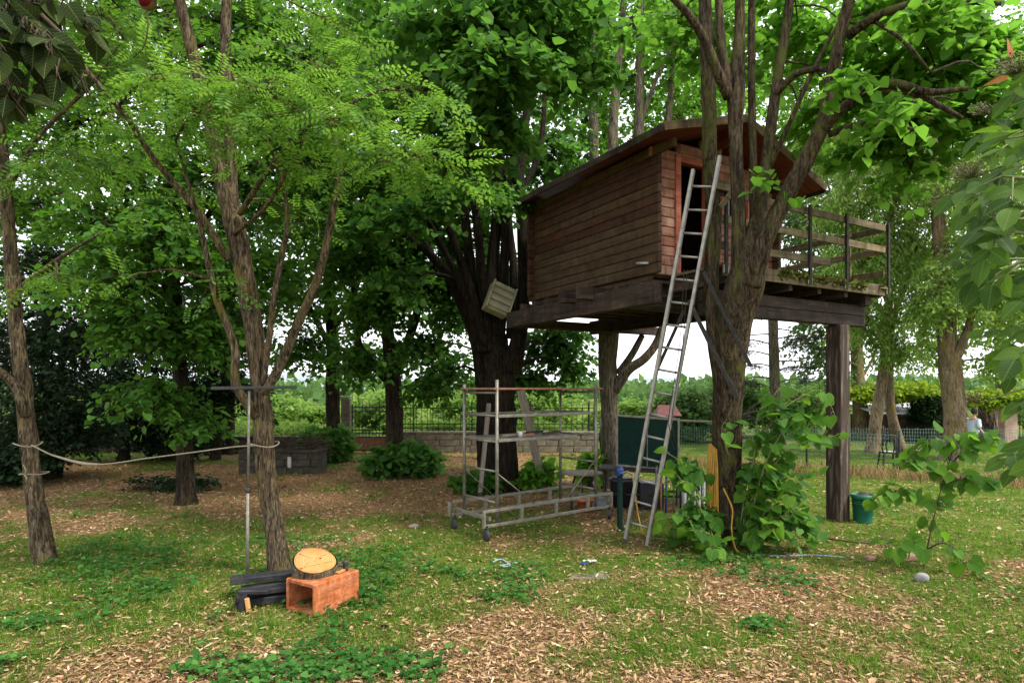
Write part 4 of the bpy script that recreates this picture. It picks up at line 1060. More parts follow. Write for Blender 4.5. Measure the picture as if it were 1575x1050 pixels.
# dark evergreens along the boundary
for k, (px, Yd, w, txt) in enumerate(((-60, 15.5, 1.5, 'dark evergreen whose crown closes the corner of the garden'), (75, 14.2, 1.3, 'dark evergreen with twin bare reddish stems near the roped trunk'),
                                      (190, 17.5, 1.5, 'dark evergreen close to the boundary wall, beyond the straight linden'), (330, 17.8, 1.1, 'small dark evergreen above the low masonry trough'))):
    gy_ = HOR + EYE * FOC / Yd
    s_ = FOC / Yd
    st_ = [([(px, gy_, Yd), (px + 4, gy_ - 1.2 * s_, Yd), (px - 6, gy_ - 3 * s_, Yd), (px, gy_ - 6.2 * s_, Yd)], [.14, .12, .09, .03])]
    if k == 1: st_.append(([(px + 14, gy_ + 2, Yd + .1), (px + 24, gy_ - 1.4 * s_, Yd), (px + 20, gy_ - 3.4 * s_, Yd)], [.1, .08, .03]))
    hb = .75 if k < 3 else 1.4
    bl_ = [(px + dx * s_, gy_ - h * s_, Yd + dy, w * f, w * f * .8, .75, 1.25) for dx, dy, h, f in ((-.5, -.3, hb + .3, .95), (.6, .1, hb + .5, .95), (0, -.5, hb + 1.3, 1.0), (-.6, .2, hb + 2.1, .95), (.6, -.2, hb + 2.3, .9), (0, 0, hb + 3.1, .85), (0, 0, hb + 4.1, .65))]
    tree('evergreen_tree', txt, st_, bl_, M['bark'], M['evergreen'], dens=95, slen=.55, per=18, leaf=.11, tpl='diamond', seed=50 + k, droop=.3, flat=.8, group='evergreens along the boundary', relief=.06, sides=8, width=.7)

tree('linden_tree', 'linden whose trunk hides behind the massive central linden, crown filling the gaps',
     [([(748, 706, 18), (750, 600, 18), (748, 480, 18), (745, 300, 18), (742, 60, 18)], [.2, .19, .16, .12, .05]),
      ([(748, 480, 18), (690, 400, 18), (640, 330, 18)], [.09, .07, .03]), ([(748, 470, 18), (820, 380, 18), (860, 300, 18)], [.09, .07, .03])],
     [(690, 480, 18, 1.3, 1, .9, 1.1), (750, 420, 18, 1.5, 1, 1, 1.3), (640, 420, 18.4, 1.4, 1, 1, 1.2), (830, 420, 18.6, 1.0, 1, 1, .7), (850, 300, 18, 1.3, 1, 1.2, 1.2), (740, 300, 18, 1.8, 1.2, 1.2, 1.7), (640, 290, 18, 1.6, 1.2, 1.2, 1.3), (700, 160, 18, 2.2, 1.4, 1.3, 1.8), (830, 170, 18, 1.8, 1.3, 1.3, 1.4), (760, 30, 18, 2.5, 1.5, 1.2, 1.5), (620, 540, 18.5, .9, .8, .4, .5)],
     M['bark'], M['linden'], dens=62, slen=.75, per=17, leaf=.14, tpl='diamond', seed=71, droop=.3, relief=.06, sides=8)
tree('linden_tree', 'linden standing behind the under-cabin trunk, crown showing above the cabin roof',
     [([(934, 706, 18), (936, 600, 18), (935, 480, 18), (930, 300, 18), (930, 60, 18)], [.18, .17, .15, .11, .05]), ([(933, 400, 18), (985, 300, 18), (1010, 200, 18)], [.08, .06, .03])],
     [(900, 260, 18, 1.3, 1, 1, 1.0), (980, 200, 18, 1.5, 1, 1.2, 1.3), (1070, 170, 18, 1.5, 1, 1.2, 1.2), (900, 110, 18, 1.7, 1.2, 1.2, 1.3), (1000, 60, 18, 1.8, 1.2, 1.2, 1.3), (1100, 40, 18.2, 1.7, 1.2, 1.2, 1.2), (1150, 150, 18.4, 1.4, 1, 1.2, 1.0), (1200, 60, 18.6, 1.5, 1.2, 1.2, 1.0), (1250, 140, 18.8, 1.4, 1.2, 1.2, 1.0), (1030, 10, 18, 1.8, 1.2, 1.2, 1.2), (860, 30, 18, 1.8, 1.2, 1.2, 1.2), (1300, 30, 18.8, 1.6, 1.2, 1.2, 1.0), (1400, 20, 18.8, 1.6, 1.2, 1.2, .9), (1500, 30, 18.8, 1.8, 1.2, 1.2, 1.0), (1580, 60, 18.8, 1.6, 1.2, 1.2, 1.0), (940, 0, 18, 1.8, 1.2, 1.0, 1.0), (1120, -30, 18, 1.8, 1.2, 1.0, 1.0)],
     M['bark'], M['linden_light'], dens=62, slen=.75, per=16, leaf=.14, tpl='diamond', seed=72, droop=.25, relief=.06, sides=8)
tree('poplar_tree', 'tall pale-leaved tree closing the lawn behind the stout trunk',
     [([(1545, 672, 26), (1540, 560, 26), (1535, 400, 26), (1525, 150, 26)], [.25, .22, .18, .06]), ([(1538, 480, 26), (1470, 400, 26), (1420, 340, 26)], [.09, .07, .03])],
     [(1480, 480, 26, 1.9, 1.2, 1.3, 1.2), (1560, 480, 26, 1.8, 1.2, 1.3, 1.2), (1420, 400, 26, 2, 1.3, 1.5, 1.3), (1520, 360, 26, 2.2, 1.3, 1.5, 1.4), (1450, 260, 26, 2.4, 1.5, 1.6, 1.5), (1560, 230, 26, 2.3, 1.5, 1.6, 1.4), (1350, 250, 26.5, 2.2, 1.5, 1.6, 1.3), (1280, 160, 26.5, 2.2, 1.5, 1.6, 1.2), (1380, 120, 26.5, 2.4, 1.5, 1.6, 1.3), (1500, 110, 26.5, 2.4, 1.5, 1.6, 1.3), (1340, 400, 27, 1.8, 1.3, 1.4, 1.0), (1230, 230, 27, 1.8, 1.3, 1.6, 1.0), (1600, 360, 26, 1.8, 1.3, 1.6, 1.0), (1430, 540, 27, 1.6, 1, .8, .8), (1300, 480, 27.5, 2.0, 1.2, 1.2, 1.0), (1230, 330, 27.5, 1.8, 1.2, 1.4, 1.0), (1200, 120, 27.5, 2.0, 1.2, 1.4, .9)],
     M['bark_willow'], M['willow'], dens=85, slen=1.0, per=17, leaf=.2, tpl='diamond', seed=73, droop=.4, flat=.8, relief=.06, sides=8, width=.7)
tree('linden_tree', 'linden behind the evergreens, its crown closing the sky over the trough',
     [([(352, 697, 19.5), (350, 600, 19.5), (346, 450, 19.5), (340, 250, 19.5), (335, 40, 19.5)], [.2, .19, .16, .11, .05]), ([(346, 450, 19.5), (250, 350, 19.5), (180, 280, 19.5)], [.09, .07, .03]), ([(346, 450, 19.5), (420, 360, 19.5), (460, 300, 19.5)], [.09, .07, .03])],
     [(330, 470, 19.5, 1.6, 1, .9, 1.0), (410, 480, 19.5, 1.3, 1, .7, .9), (240, 420, 19.5, 1.8, 1.2, 1.0, 1.2), (140, 380, 19.5, 1.8, 1.2, 1.1, 1.1), (400, 370, 19.5, 1.8, 1.2, 1.1, 1.2), (300, 320, 19.5, 2.0, 1.2, 1.2, 1.4), (190, 270, 19.5, 2.0, 1.2, 1.2, 1.3), (80, 270, 19.5, 1.8, 1.2, 1.2, .8), (420, 230, 19.5, 2.2, 1.3, 1.3, 1.5), (300, 180, 19.5, 2.2, 1.3, 1.3, 1.3), (170, 140, 19.5, 2.2, 1.3, 1.3, .9), (500, 120, 19.5, 2.4, 1.4, 1.4, 1.4), (380, 60, 19.5, 2.4, 1.4, 1.4, 1.3), (560, 240, 19.5, 2.0, 1.3, 1.3, 1.2), (60, 120, 19.5, 2, 1.3, 1.3, 1.0), (-20, 220, 19.5, 2, 1.3, 1.3, 1.0), (20, 20, 19.5, 2.2, 1.3, 1.3, 1.0), (200, 20, 19.5, 2.2, 1.3, 1.3, 1.1), (620, 80, 19.5, 2.2, 1.3, 1.3, 1.2), (430, -20, 19.5, 2.4, 1.3, 1.2, 1.2), (280, -30, 19.5, 2.4, 1.3, 1.2, 1.2), (560, -20, 19.5, 2.2, 1.3, 1.2, 1.0), (-60, 340, 19.5, 1.8, 1.3, 1.2, 1.2), (30, 320, 19.5, 1.8, 1.3, 1.0, 1.2), (20, 420, 19.5, 1.6, 1.2, .9, 1.0), (-20, 140, 19.5, 2, 1.3, 1.2, 1.0)],
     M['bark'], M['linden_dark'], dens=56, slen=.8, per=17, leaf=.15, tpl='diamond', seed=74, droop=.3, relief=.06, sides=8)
# ------------------------------------------------------------------ boundary: wall, iron fence, gate, hedges, far land
def masonry(name, label, cat, x0, x1, y0, y1, h, mat, course=.17, seed=0, stone_w=.4):
    """a low wall: core plus coursed stones, each its own piece, and a coping"""
    rng = np.random.default_rng(seed)
    t = thing(name, label, cat, ((x0 + x1) / 2, (y0 + y1) / 2, 0))
    core = mk('core', *boxes([(x0 + .02, x1 - .02, y0 + .03, y1 - .03, -.1, h - .07)]), mat, t)
    n = max(1, int((h - .06) / course))
    ch = (h - .06) / n
    cache = {}
    for r in range(n):
        x = x0 + (.0 if r % 2 else -stone_w * .5)
        while x < x1 - .02:
            w = stone_w * rng.choice([.8, 1.0, 1.25])
            a, b = max(x, x0), min(x + w, x1)
            if b - a > .06:
                key = (round(b - a, 2))
                if key not in cache:
                    V, F = boxes([(0, b - a - .014, 0, .06, .006, ch - .006)], .012)
                    V = V + (rng.random(V.shape) - .5) * .012
                    cache[key] = mesh('stone', V, F); cache[key].materials.append(mat)
                o = put('stone', cache[key], None, t)
                o.location = (a - t.location[0], y0 - .012 + rng.uniform(-.008, .008) - t.location[1], r * ch)
            x += w
    nb = max(1, int((x1 - x0) / .9))
    for k in range(nb):
        a = x0 + (x1 - x0) * k / nb
        bar('coping', (a - .0 + .004, (y0 + y1) / 2, h - .03 + rng.uniform(-.006, .006)), (a + (x1 - x0) / nb - .004, (y0 + y1) / 2, h - .03), y1 - y0 + .07, .07, mat, t, bev=.012)
    return t


masonry('garden_wall', 'low dark mossy stone wall without railings, between gate and evergreens', 'wall', -15.5, -5.15, 19.9, 20.2, .5, M['masonry_dark'], seed=1, stone_w=.55)
masonry('garden_wall', 'low stone wall carrying the iron bar fence', 'wall', -3.75, 2.8, 19.9, 20.2, .66, M['masonry'], seed=2, stone_w=.5)
tr_ = masonry('masonry_trough', 'dark stone trough heaped with dead twigs under the evergreens', 'trough', -6.6, -4.65, 14.9, 15.6, .58, M['masonry_dark'], seed=3, stone_w=.5)
rng = np.random.default_rng(77)
P0 = np.stack([rng.uniform(-6.5, -4.6, 260), rng.uniform(14.85, 15.6, 260), rng.uniform(.5, .85, 260)], 1)
dd = unit(rng.normal(size=P0.shape) * (1, .7, .35)) * .35
tw = mk('twig_pile', *twigs(P0 - dd, P0 + rng.normal(size=P0.shape) * .04, P0 + dd, np.full(260, .009)), M['twig'])
tag(tw, 'heap of dry twigs lying on the stone trough', 'twigs', kind='stuff')
tag(mk('white_rag', *boxes([(-5.4, -5.31, 14.85, 14.87, .16, .42)], .008), M['white']), 'pale rag hanging against the dark stone trough', 'rag')

gate = thing('iron_gate', 'black iron bar gate with a solid lower panel between two pillars', 'gate', (-4.6, 19.8, 0))
gx0, gx1, gy0 = -5.12, -4.03, 19.8
for x in (gx0, gx1): bar('frame', (x, gy0, .03), (x, gy0, 1.55), .04, .04, M['iron'], gate, (0, 1, 0))
for z in (.07, .5, .62, .73, 1.32, 1.45): bar('rail', (gx0, gy0, z), (gx1, gy0, z), .03, .035, M['iron'], gate)
mk('panel', *boxes([(gx0 + .02, gx1 - .02, gy0 - .008, gy0 + .008, .08, .5)]), M['rust_board'], gate)
for k in range(9):
    x = gx0 + (gx1 - gx0) * (k + 1) / 10
    mk('bar', *tube([(x, gy0 + .01, .5), (x, gy0 + .01, 1.58), (x, gy0 + .01, 1.68)], [.009, .009, .001], 6, 10), M['iron'], gate)
mk('handle', *rod((gx1 - .08, gy0 - .05, .85), (gx1 - .2, gy0 - .05, .85), .012), M['iron'], gate)
for x, txt in ((-5.33, 'stone pillar half hidden by the trunk at the gate hinge'), (-3.87, 'brick gate pillar beside the latch of the iron gate')):
    t = thing('gate_pillar', txt, 'pillar', (x, 19.85, 0))
    if x < -5: t.location[0] = x
    hgt = 1.75 if x < -5 else 1.66
    for k in range(int(hgt / .075)):
        for s in (0, 1):
            o = mk('brick', *boxes([(x - .14 + s * .142, x - .002 + s * .142, 19.72 + (k % 2) * .006, 19.98, k * .075, k * .075 + .067)], .006), M['brick'] if x > -5 else M['masonry'], t)
    bar('cap', (x - .18, 19.85, hgt + .02), (x + .18, 19.85, hgt + .02), .34, .05, M['stone'], t)
fence = thing('iron_fence', 'black iron bar fence standing on the low stone wall', 'fence', (-.5, 20.05, .66))
for z in (.78, .9, 1.42): bar('rail', (-3.7, 20.05, z), (2.75, 20.05, z), .02, .03, M['iron'], fence)
me = None
for k in range(36):
    x = -3.65 + k * .18
    if me is None:
        V, F = tube([(0, 0, -.02), (0, 0, .86), (0, 0, .97)], [.009, .009, .001], 6, 10); me = mesh('bar', V, F); me.materials.append(M['iron'])
    o = put('bar', me, None, fence); o.location = (x + .5, 0.012, 0)
for k in range(4):
    x = -3.2 + k * 1.9
    bar('post', (x, 20.05, .6), (x, 20.05, 1.66), .04, .04, M['iron'], fence, (0, 1, 0))


# wire fences
def wire_fence(label, a, b, h, gap, mat, post_n, rise=0.0, r=.0032):
    a = np.array(a, float); b = np.array(b, float); L = np.linalg.norm(b - a); d = (b - a) / L
    t = thing('wire_fence', label, 'fence', tuple(a))
    geo = []
    n = int(L / gap)
    for k in range(n + 1):
        p = a + d * (k * gap)
        geo.append(rod(p + (0, 0, .02), p + (0, 0, h + rise * (.5 + .5 * math.sin(k * 1.7))), r, 3))
    for z in np.linspace(.05, h, int(h / (gap * 1.25)) + 1):
        geo.append(rod(a + (0, 0, z), b + (0, 0, z), r, 3))
    mk('wire_mesh', *join(geo), mat, t)
    for k in range(post_n + 1):
        p = a + d * (L * k / post_n)
        rods('post', p + (0, 0, -.1), p + (0, 0, h + .12), .022, M['iron'], t)
    return t


wire_fence('green wire mesh fence running past the bentwood chair to the iron fence', (2.85, 19.9, 0), (9.42, 15.1, 0), .93, .075, M['green_wire'], 4)
wire_fence('green wire mesh fence continuing behind the broad-leaved sapling', (9.46, 15.07, 0), (14.5, 12.6, 0), .93, .075, M['green_wire'], 2)
wire_fence('low green wire fence with a wavy top in front of the golden vine', (9.5, 22.2, 0), (18.5, 21.2, 0), .62, .09, M['green_wire'], 5, .06, .006)
tl = tag(mk('cross_rail', *along((2.9, 19.4, 1.12), (5.9, 17.3, 1.12), .05, .05), M['galv']), 'pale metal rail above the wire fence behind the yellow hose', 'rail')


# hedge bushes and vegetation outside
def bush(name, label, c, r, n, leaf_m, leaf=.1, per=16, slen=.45, seed=1, cat='bush', group=None, tpl='diamond', droop=.1, stem_m='twig', width=None):
    rng = np.random.default_rng(seed)
    c = np.array(c, float); r = np.array(r, float)
    t = thing(name, label, cat, (c[0], c[1], 0), 0, group)
    bl = []
    for k in range(7):
        d = unit(rng.normal(size=3)) * (1, 1, .8)
        bl.append((c + d * r * .5, r * rng.uniform(.45, .7), 1.0))
    geo, O, A, ls, Bi = sprays(rng, bl, n / 7.0, slen, per, leaf, tpl, droop, width, .8)
    geo = (np.concatenate([geo[0]]), geo[1]); geo[0][:, 2] = np.maximum(geo[0][:, 2], .02)
    mk('foliage', *geo, leaf_m, t)
    k = min(len(O), 60)
    base = np.stack([c[0] + rng.normal(size=k) * .12 * r[0], c[1] + rng.normal(size=k) * .12 * r[1], np.zeros(k)], 1)
    mk('stems', *twigs(base, (base + O[:k]) / 2 + (0, 0, .1), O[:k], np.full(k, .012)), M[stem_m], t)
    return t


HB = [(-17, 25, 2.2, 1.5, 1.5, 'hedge'), (-13.2, 27, 2.6, 1.5, 1.7, 'hedge'), (-9.3, 26, 2.4, 1.4, 1.6, 'hedge'), (-5.8, 28, 2.3, 1.5, 1.75, 'hedge'), (-2.2, 26.5, 2.2, 1.4, 1.5, 'hedge'), (1.2, 28, 2.3, 1.4, 1.65, 'hedge'),
      (4.2, 25, 1.9, 1.3, 1.45, 'hedge'), (6.6, 24, 1.5, 1.2, 1.65, 'hedge_dark')]
HT = ['bright bush in the field, past the corner evergreen', 'bright bush in the field, seen between the evergreens', 'bright bush in the field above the low wall and trough', 'bright bush in the field straight behind the iron gate',
      'bright bush in the field behind the bar fence, next to the gate', 'bright bush in the field behind the scaffold and bar fence', 'yellowish bush behind the chalkboard, beyond the wire fence', 'flowering dark bush behind the ladder, beyond the wire fence']
for k, (x, y, rx, ry, rz, mm) in enumerate(HB):
    bush('field_bush', HT[k], (x, y, rz * .55), (rx, ry, rz * .75), 520, M[mm], .15, 14, .55, 100 + k, group='bushes in the field')
bush('field_bush', 'pale weedy thicket between the low wall and the bright bushes', (-7.5, 22.6, .45), (3.2, .9, .6), 500, M['hedge'], .13, 12, .5, 120, tpl='narrow', width=2, droop=-.5)
bush('field_bush', 'pale weedy thicket growing against the outside of the bar fence', (-1.0, 22.4, .5), (3.2, .8, .65), 500, M['hedge'], .13, 12, .5, 121, tpl='narrow', width=2, droop=-.5)
# beyond the wire fence on the lawn side
VT = [((11.9, 25.5, 1.2), (2.0, 1.2, 1.3), 'hedge', 'green hedge bush behind the thin brown trunk'), ((9.3, 26, 1.2), (1.8, 1.2, 1.4), 'hedge_dark', 'dull green hedge bush seen behind the leafy suckers'),
      ((14.6, 23.6, 1.95), (2.1, .9, .45), 'vine', 'golden-leaved vine spilling over the low dark shed'), ((18.2, 23.4, 1.75), (1.5, .8, .4), 'vine', 'golden-leaved vine on top of the pale gateway near the person'),
      ((15.7, 23.2, 1.3), (.55, .4, .6), 'evergreen', 'dark ivy hanging down the front of the low shed'), ((21.5, 25, 1.6), (2.0, 1.2, 1.6), 'hedge', 'loose green bush closing the lawn beside the pale gateway')]
for k, (c, r, mm, txt) in enumerate(VT):
    bush('vine_bush' if 'vine' in mm or 'evergreen' in mm else 'hedge_bush', txt, c, r, 420, M[mm], .13, 14, .45, 130 + k)
sh = thing('low_shed', 'low dark shed with a pale roof under golden vine', 'shed', (14.8, 23.9, 0))
mk('wall', *boxes([(13.9, 17.0, 23.6, 25.4, -.05, 1.0)], .01), M['beam'], sh)
for k in range(14): bar('roof_sheet', (13.8 + k * .24, 23.3, 1.1), (13.8 + k * .24, 25.6, 1.5), .225, .03, M['pale_roof'], sh)
for k in range(6):
    mk('pillar_stone', *boxes([(16.35 - .03 * (k % 2), 17.0 + .03 * (k % 2), 23.05, 23.55, k * .3, k * .3 + .285)], .03), M['masonry'], sh)
gw = thing('pale_gateway', 'pale rendered gateway with thin bars behind the person', 'gateway', (19, 23.6, 0))
for x in (18.0, 18.75): mk('pier', *boxes([(x, x + .5, 23.5, 23.9, -.05, 1.55)], .02), M['pink_stone'], gw)
for k in range(8): rods('bar', (19.35 + k * .13, 23.7, .05), (19.35 + k * .13, 23.7, 1.5), .014, M['iron'], gw)
bar('rail', (19.25, 23.72, 1.4), (20.4, 23.72, 1.4), .03, .04, M['iron'], gw)
gp = thing('panel_fence', 'green panel fence at the edge of the lawn past the gateway', 'fence', (20.5, 23, 0))
for k in range(16): rods('bar', (19.6 + k * .14, 22.2, 0), (19.6 + k * .14, 22.2, 1.3), .014, M['green_plastic'], gp)
for z in (.1, 1.2): bar('rail', (19.5, 22.22, z), (21.9, 22.22, z), .03, .04, M['green_plastic'], gp)
for x in (19.5, 21.9): bar('post', (x, 22.24, -.05), (x, 22.24, 1.4), .06, .06, M['green_plastic'], gp, (0, 1, 0))

# far land: a treeline that reads as one mass, and a low hill
rng = np.random.default_rng(9)
n = 9000
ang = rng.uniform(-1.15, 1.15, n); R_ = rng.uniform(70, 100, n)
hh = 1.6 + 1.6 * vnoise(ang * 9, ang * 0, 3) + .6 * vnoise(ang * 40, ang * 0, 5)
P = np.stack([np.sin(ang) * R_, np.cos(ang) * R_, rng.random(n) ** .7 * hh], 1)
o = mk('far_woods', *scatter('diamond', P, rng.normal(size=P.shape), rng.normal(size=P.shape) + (0, -1, .5), .5 + .9 * rng.random(n)), M['hedge_dark'])
tag(o, 'low green treeline along the horizon beyond the field', 'woods', kind='stuff')
xs = np.linspace(-420, 420, 60); ys = np.array([300, 340, 400, 470, 560])
XX, YY = np.meshgrid(xs, ys)
ZZ = np.array([-1, 6, 9, 7, -1])[:, None] * (.35 + .9 * fbm(xs / 90 + 2, 0 * xs, 6, 3))[None, :]
i = np.arange(4)[:, None] * 60; j = np.arange(59)[None, :]
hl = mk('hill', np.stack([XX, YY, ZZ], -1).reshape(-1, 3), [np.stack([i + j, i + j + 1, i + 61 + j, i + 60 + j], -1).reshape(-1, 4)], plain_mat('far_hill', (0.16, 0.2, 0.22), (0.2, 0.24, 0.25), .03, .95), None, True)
tag(struct(hl), 'low blue-grey hill beyond the field', 'hill', kind='structure')

# ------------------------------------------------------------------ the ladder
lad = thing('ladder', 'long aluminium ladder leaning up to the cabin beside the linden', 'ladder', (1.62, 8.2, 0))
foot = np.array([1.64, 8.2, 0]); top = np.array([2.45, 7.76, 4.95])
ax = unit(top - foot); acr = unit(np.array([.86, -.5, 0]) - ax * (np.array([.86, -.5, 0]) @ ax))
nrm_ = np.cross(ax, acr)
LL = np.linalg.norm(top - foot)
for s, e in ((-1, -.12), (1, .05)):
    bar('side_rail', foot + acr * s * .15 - ax * .0, foot + acr * s * .15 + ax * (LL + e), .042, .068, M['alu'], lad, tuple(nrm_), .005)
    bar('rubber_foot', foot + acr * s * .15 + ax * .0 - ax * .02, foot + acr * s * .15 + ax * .05, .04, .075, M['rubber'], lad, tuple(nrm_), .005)
for k in range(16):
    p = foot + ax * (.28 + k * .295)
    rods('rung', p - acr * .15, p + acr * .15, .016, M['alu'], lad)
    for s in (-1, 1):
        pass
rp = foot + ax * 3.3
cord = []
for dx in (0.02, .06):
    cord.append(tube([rp + (dx, -.05, .35), rp + (dx - .06, -.06, -.6), rp + (dx - .2, -.04, -1.6), rp + (dx - .12, -.02, -1.95)], [.005] * 4, 5, .3))
tag(mk('pulley_cord', *join(cord), M['steel_dark'], None, True), 'thin dark cord looped down beside the ladder rungs', 'cord')

# ------------------------------------------------------------------ mobile scaffold
FLc, FRc, BLc = np.array([-.30, 8.42, 0]), np.array([1.55, 9.83, 0]), np.array([-.87, 9.10, 0])
e1 = unit(FRc - FLc); e2 = unit(BLc - FLc); e2 = unit(e2 - e1 * (e2 @ e1))
LEN, WID = np.linalg.norm(FRc - FLc), .89
scf = thing('mobile_scaffold', 'rusty tubular scaffold trolley on casters beneath the central linden', 'scaffold', tuple(FLc))
S = lambda a, b, z: FLc + e1 * a + e2 * b + np.array([0, 0, z])
for b in (0, WID):
    for z in (.21, .41): bar('base_rail', S(-.12 if b == 0 else -.05, b, z), S(LEN + .06, b, z), .04, .04, M['galv'], scf)
    for a in (-.1, .55, 1.2, 1.85, LEN + .04): bar('spacer', S(a, b, .21), S(a, b, .41), .035, .05, M['galv'], scf, tuple(e2))
for a in (0, LEN): bar('base_tie', S(a, 0, .3), S(a, WID, .3), .04, .05, M['galv'], scf)
PA, PB = .14, 2.05
for a, b, zt in ((PA, .03, 2.2), (PA, WID - .03, 2.14), (PB, .03, 2.14), (PB, WID - .03, 2.1)):
    rods('upright', S(a, b, .2), S(a, b, zt), .024, M['galv'], scf)
for z, mt in ((1.7, 'galv'),):
    bar('shelf_edge', S(PA, .0, z), S(PB - .12, .0, z), .012, .045, M[mt], scf)
    bar('shelf_edge', S(PA, WID, z), S(PB, WID, z), .03, .03, M[mt], scf)
for a in (PA, PB):
    for z in (2.02, 1.7, 1.34, .93, .5): rods('end_rung', S(a, .03, z), S(a, WID - .03, z), .016, M['galv'], scf)
# timber on the top
for k in range(4):
    b = .06 + k * .22
    bar('top_board', S(PA - .06, b + .05, 2.075), S(PB + .16, b + .05, 2.075), .2, .028, M['rust_board'], scf)
sf = mk('shelf', *along(S(PA, WID / 2, 1.36), S(1.62, WID / 2, 1.36), WID - .02, .02), M['galv'], scf)
bar('shelf_lip', S(PA, -.005, 1.36), S(1.62, -.005, 1.36), .012, .042, M['galv'], scf)
for a, b in ((S(PA, .0, .9), S(.8, .0, .42)), (S(PB, .0, 1.0), S(1.4, .0, .42)), (S(PA, WID, .9), S(.7, WID, .42))): rods('brace', a, b, .008, M['galv'], scf, 5)
for a, b in ((-.06, 0), (-.02, WID), (LEN, 0), (LEN, WID)):
    p = S(a, b, .085)
    V, F = lathe([(0, -.02), (.06, -.022), (.083, -.016), (.085, 0), (.083, .016), (.06, .022), (0, .02)], 18)
    ang = .6 + a
    Rm = Matrix.Rotation(ang, 3, 'Z') @ Matrix.Rotation(math.pi / 2, 3, 'Y')
    V = V @ np.array(Rm).T + p
    cst = mk('caster', V, F, M['rubber'], scf, True)
    bar('fork', p + (0, 0, .03), p + (0, 0, .14), .03, .065, M['steel_dark'], cst, tuple(Rm @ Vector((0, 1, 0))))
# bits lying on the shelf
rng = np.random.default_rng(14)
for k, (a, b, l, mt, txt) in enumerate(((.45, .3, .5, 'plank', 'short grey offcut lying on the scaffold shelf'), (.9, .5, .6, 'black_wood', 'black offcut lying on the scaffold shelf'), (1.25, .35, .45, 'twig', 'brown stick lying on the scaffold shelf'), (.7, .2, .3, 'rust_board', 'rusty scrap lying on the scaffold shelf'))):
    tag(bar('offcut', S(a, b, 1.39), S(a + l * .9, b + l * .2, 1.4), .07, .035, M[mt]), txt, 'offcut', 'bits on the scaffold shelf')
tag(mk('white_can', *lathe([(0, 0), (.03, 0), (.032, .07), (.026, .08), (0, .08)], 12, S(.62, .12, 1.375)), M['white'], None, True), 'small white can standing on the scaffold shelf', 'can')

tag(bar('leaning_plank', GP(838, 757) + (0, 0.0, 0), PT(801, 600, 12.0), .16, .045, M['plank'], None, (0, 1, 0)), 'long grey plank leaning against the central linden', 'plank')
tag(bar('leaning_plank', PT(738, 740, 11.9) * (1, 1, 0), PT(752, 620, 12.0), .09, .04, M['plank'], None, (0, 1, 0)), 'narrow grey batten propped upright on the central linden', 'plank')

# slatted beige crate wedged in the fork
cr = thing('louvred_crate', 'beige plastic louvred crate wedged tilted in the linden fork', 'crate', PT(771, 458, 11.85))
Mr = (Matrix.Rotation(math.radians(18), 4, 'Z') @ Matrix.Rotation(math.radians(22), 4, 'Y') @ Matrix.Rotation(math.radians(-10), 4, 'X'))
cr.rotation_euler = Mr.to_euler()
cr.scale = (.88, .88, .88)
mk('shell', *boxes([(-.27, .27, .0, .3, -.33, .33)], .02), M['beige'], cr, local=True)
for k in range(4):
    z = -.24 + k * .16
    V, F = along((-.25, -.03, z), (.25, -.03, z), .07, .085, bev=.02, roll=.25)
    mk('louvre', V, F, M['beige'], cr, local=True)
for x in (-.265, .265): bar('edge', (x, -.03, -.33), (x, -.03, .33), .035, .09, M['beige'], cr, (0, 1, 0), .01, True)

# ------------------------------------------------------------------ clay block, log slice, boards, pole, rope
bl = thing('clay_block', 'hollow terracotta flue block lying in clover beneath the log slice', 'clay block', (-1.80, 5.62, 0), math.radians(58))
bx_, by_, bz_ = .56, .40, .30
w_ = .035
mk('side', *boxes([(0, bx_, 0, w_, 0, bz_)], .012), M['terracotta'], bl, local=True)
mk('side', *boxes([(0, bx_, by_ - w_, by_, 0, bz_)], .012), M['terracotta'], bl, local=True)
mk('side', *boxes([(.003, bx_ - .003, w_ - .01, by_ - w_ + .01, bz_ - w_ - .002, bz_ - .002)], .004), M['terracotta'], bl, local=True)
mk('side', *boxes([(.003, bx_ - .003, w_ - .01, by_ - w_ + .01, .002, w_)], .004), M['terracotta'], bl, local=True)
for y in (.0, by_): mk('groove', *boxes([(.03, bx_ - .03, y - .003, y + .003, bz_ * .33, bz_ * .36), (.03, bx_ - .03, y - .0035, y + .0035, bz_ * .66, bz_ * .69)]), M['terracotta'], bl, local=True)
lg = thing('log_slice', 'freshly sawn thick log slice tilted on top of the clay block', 'log slice', (-1.93, 5.97, .36))
lg.rotation_euler = (math.radians(21), math.radians(4), math.radians(14))
th = np.linspace(0, 2 * np.pi, 56, endpoint=False)
rr = .205 * (1 + .1 * np.cos(th - .4) + .06 * np.cos(2 * th + 2.2) + .03 * np.cos(3 * th + .5) - .06 * np.exp(-((th - 5.4) / .18) ** 2))
rj = rr * (1 + .035 * (vnoise(th * 9, th * 0, 3) - .5)) + .012
ring = lambda r, z: np.stack([r * np.cos(th), r * .92 * np.sin(th), z + 0 * th], 1)
lv = [ring(rj * .97, -.07), ring(rj * 1.03, -.05)]
for k in range(5):
    lv.append(ring(rj * (1 + .05 * (vnoise(th * 9 + k * .6, th * 0 + k, 5) - .4)), -.03 + k * .022))
lv.append(ring(rj * .985, .072))
V = np.vstack(lv); n = 56
F = [np.stack([k * n + np.arange(n), k * n + (np.arange(n) + 1) % n, (k + 1) * n + (np.arange(n) + 1) % n, (k + 1) * n + np.arange(n)], -1) for k in range(len(lv) - 1)]
V = np.vstack([V, [(0, 0, -.07)]])
F.append(np.stack([np.full(n, len(V) - 1), (np.arange(n) + 1) % n, np.arange(n)], -1))
mk('bark', V, F, M['bark_grey'], lg, True, True)
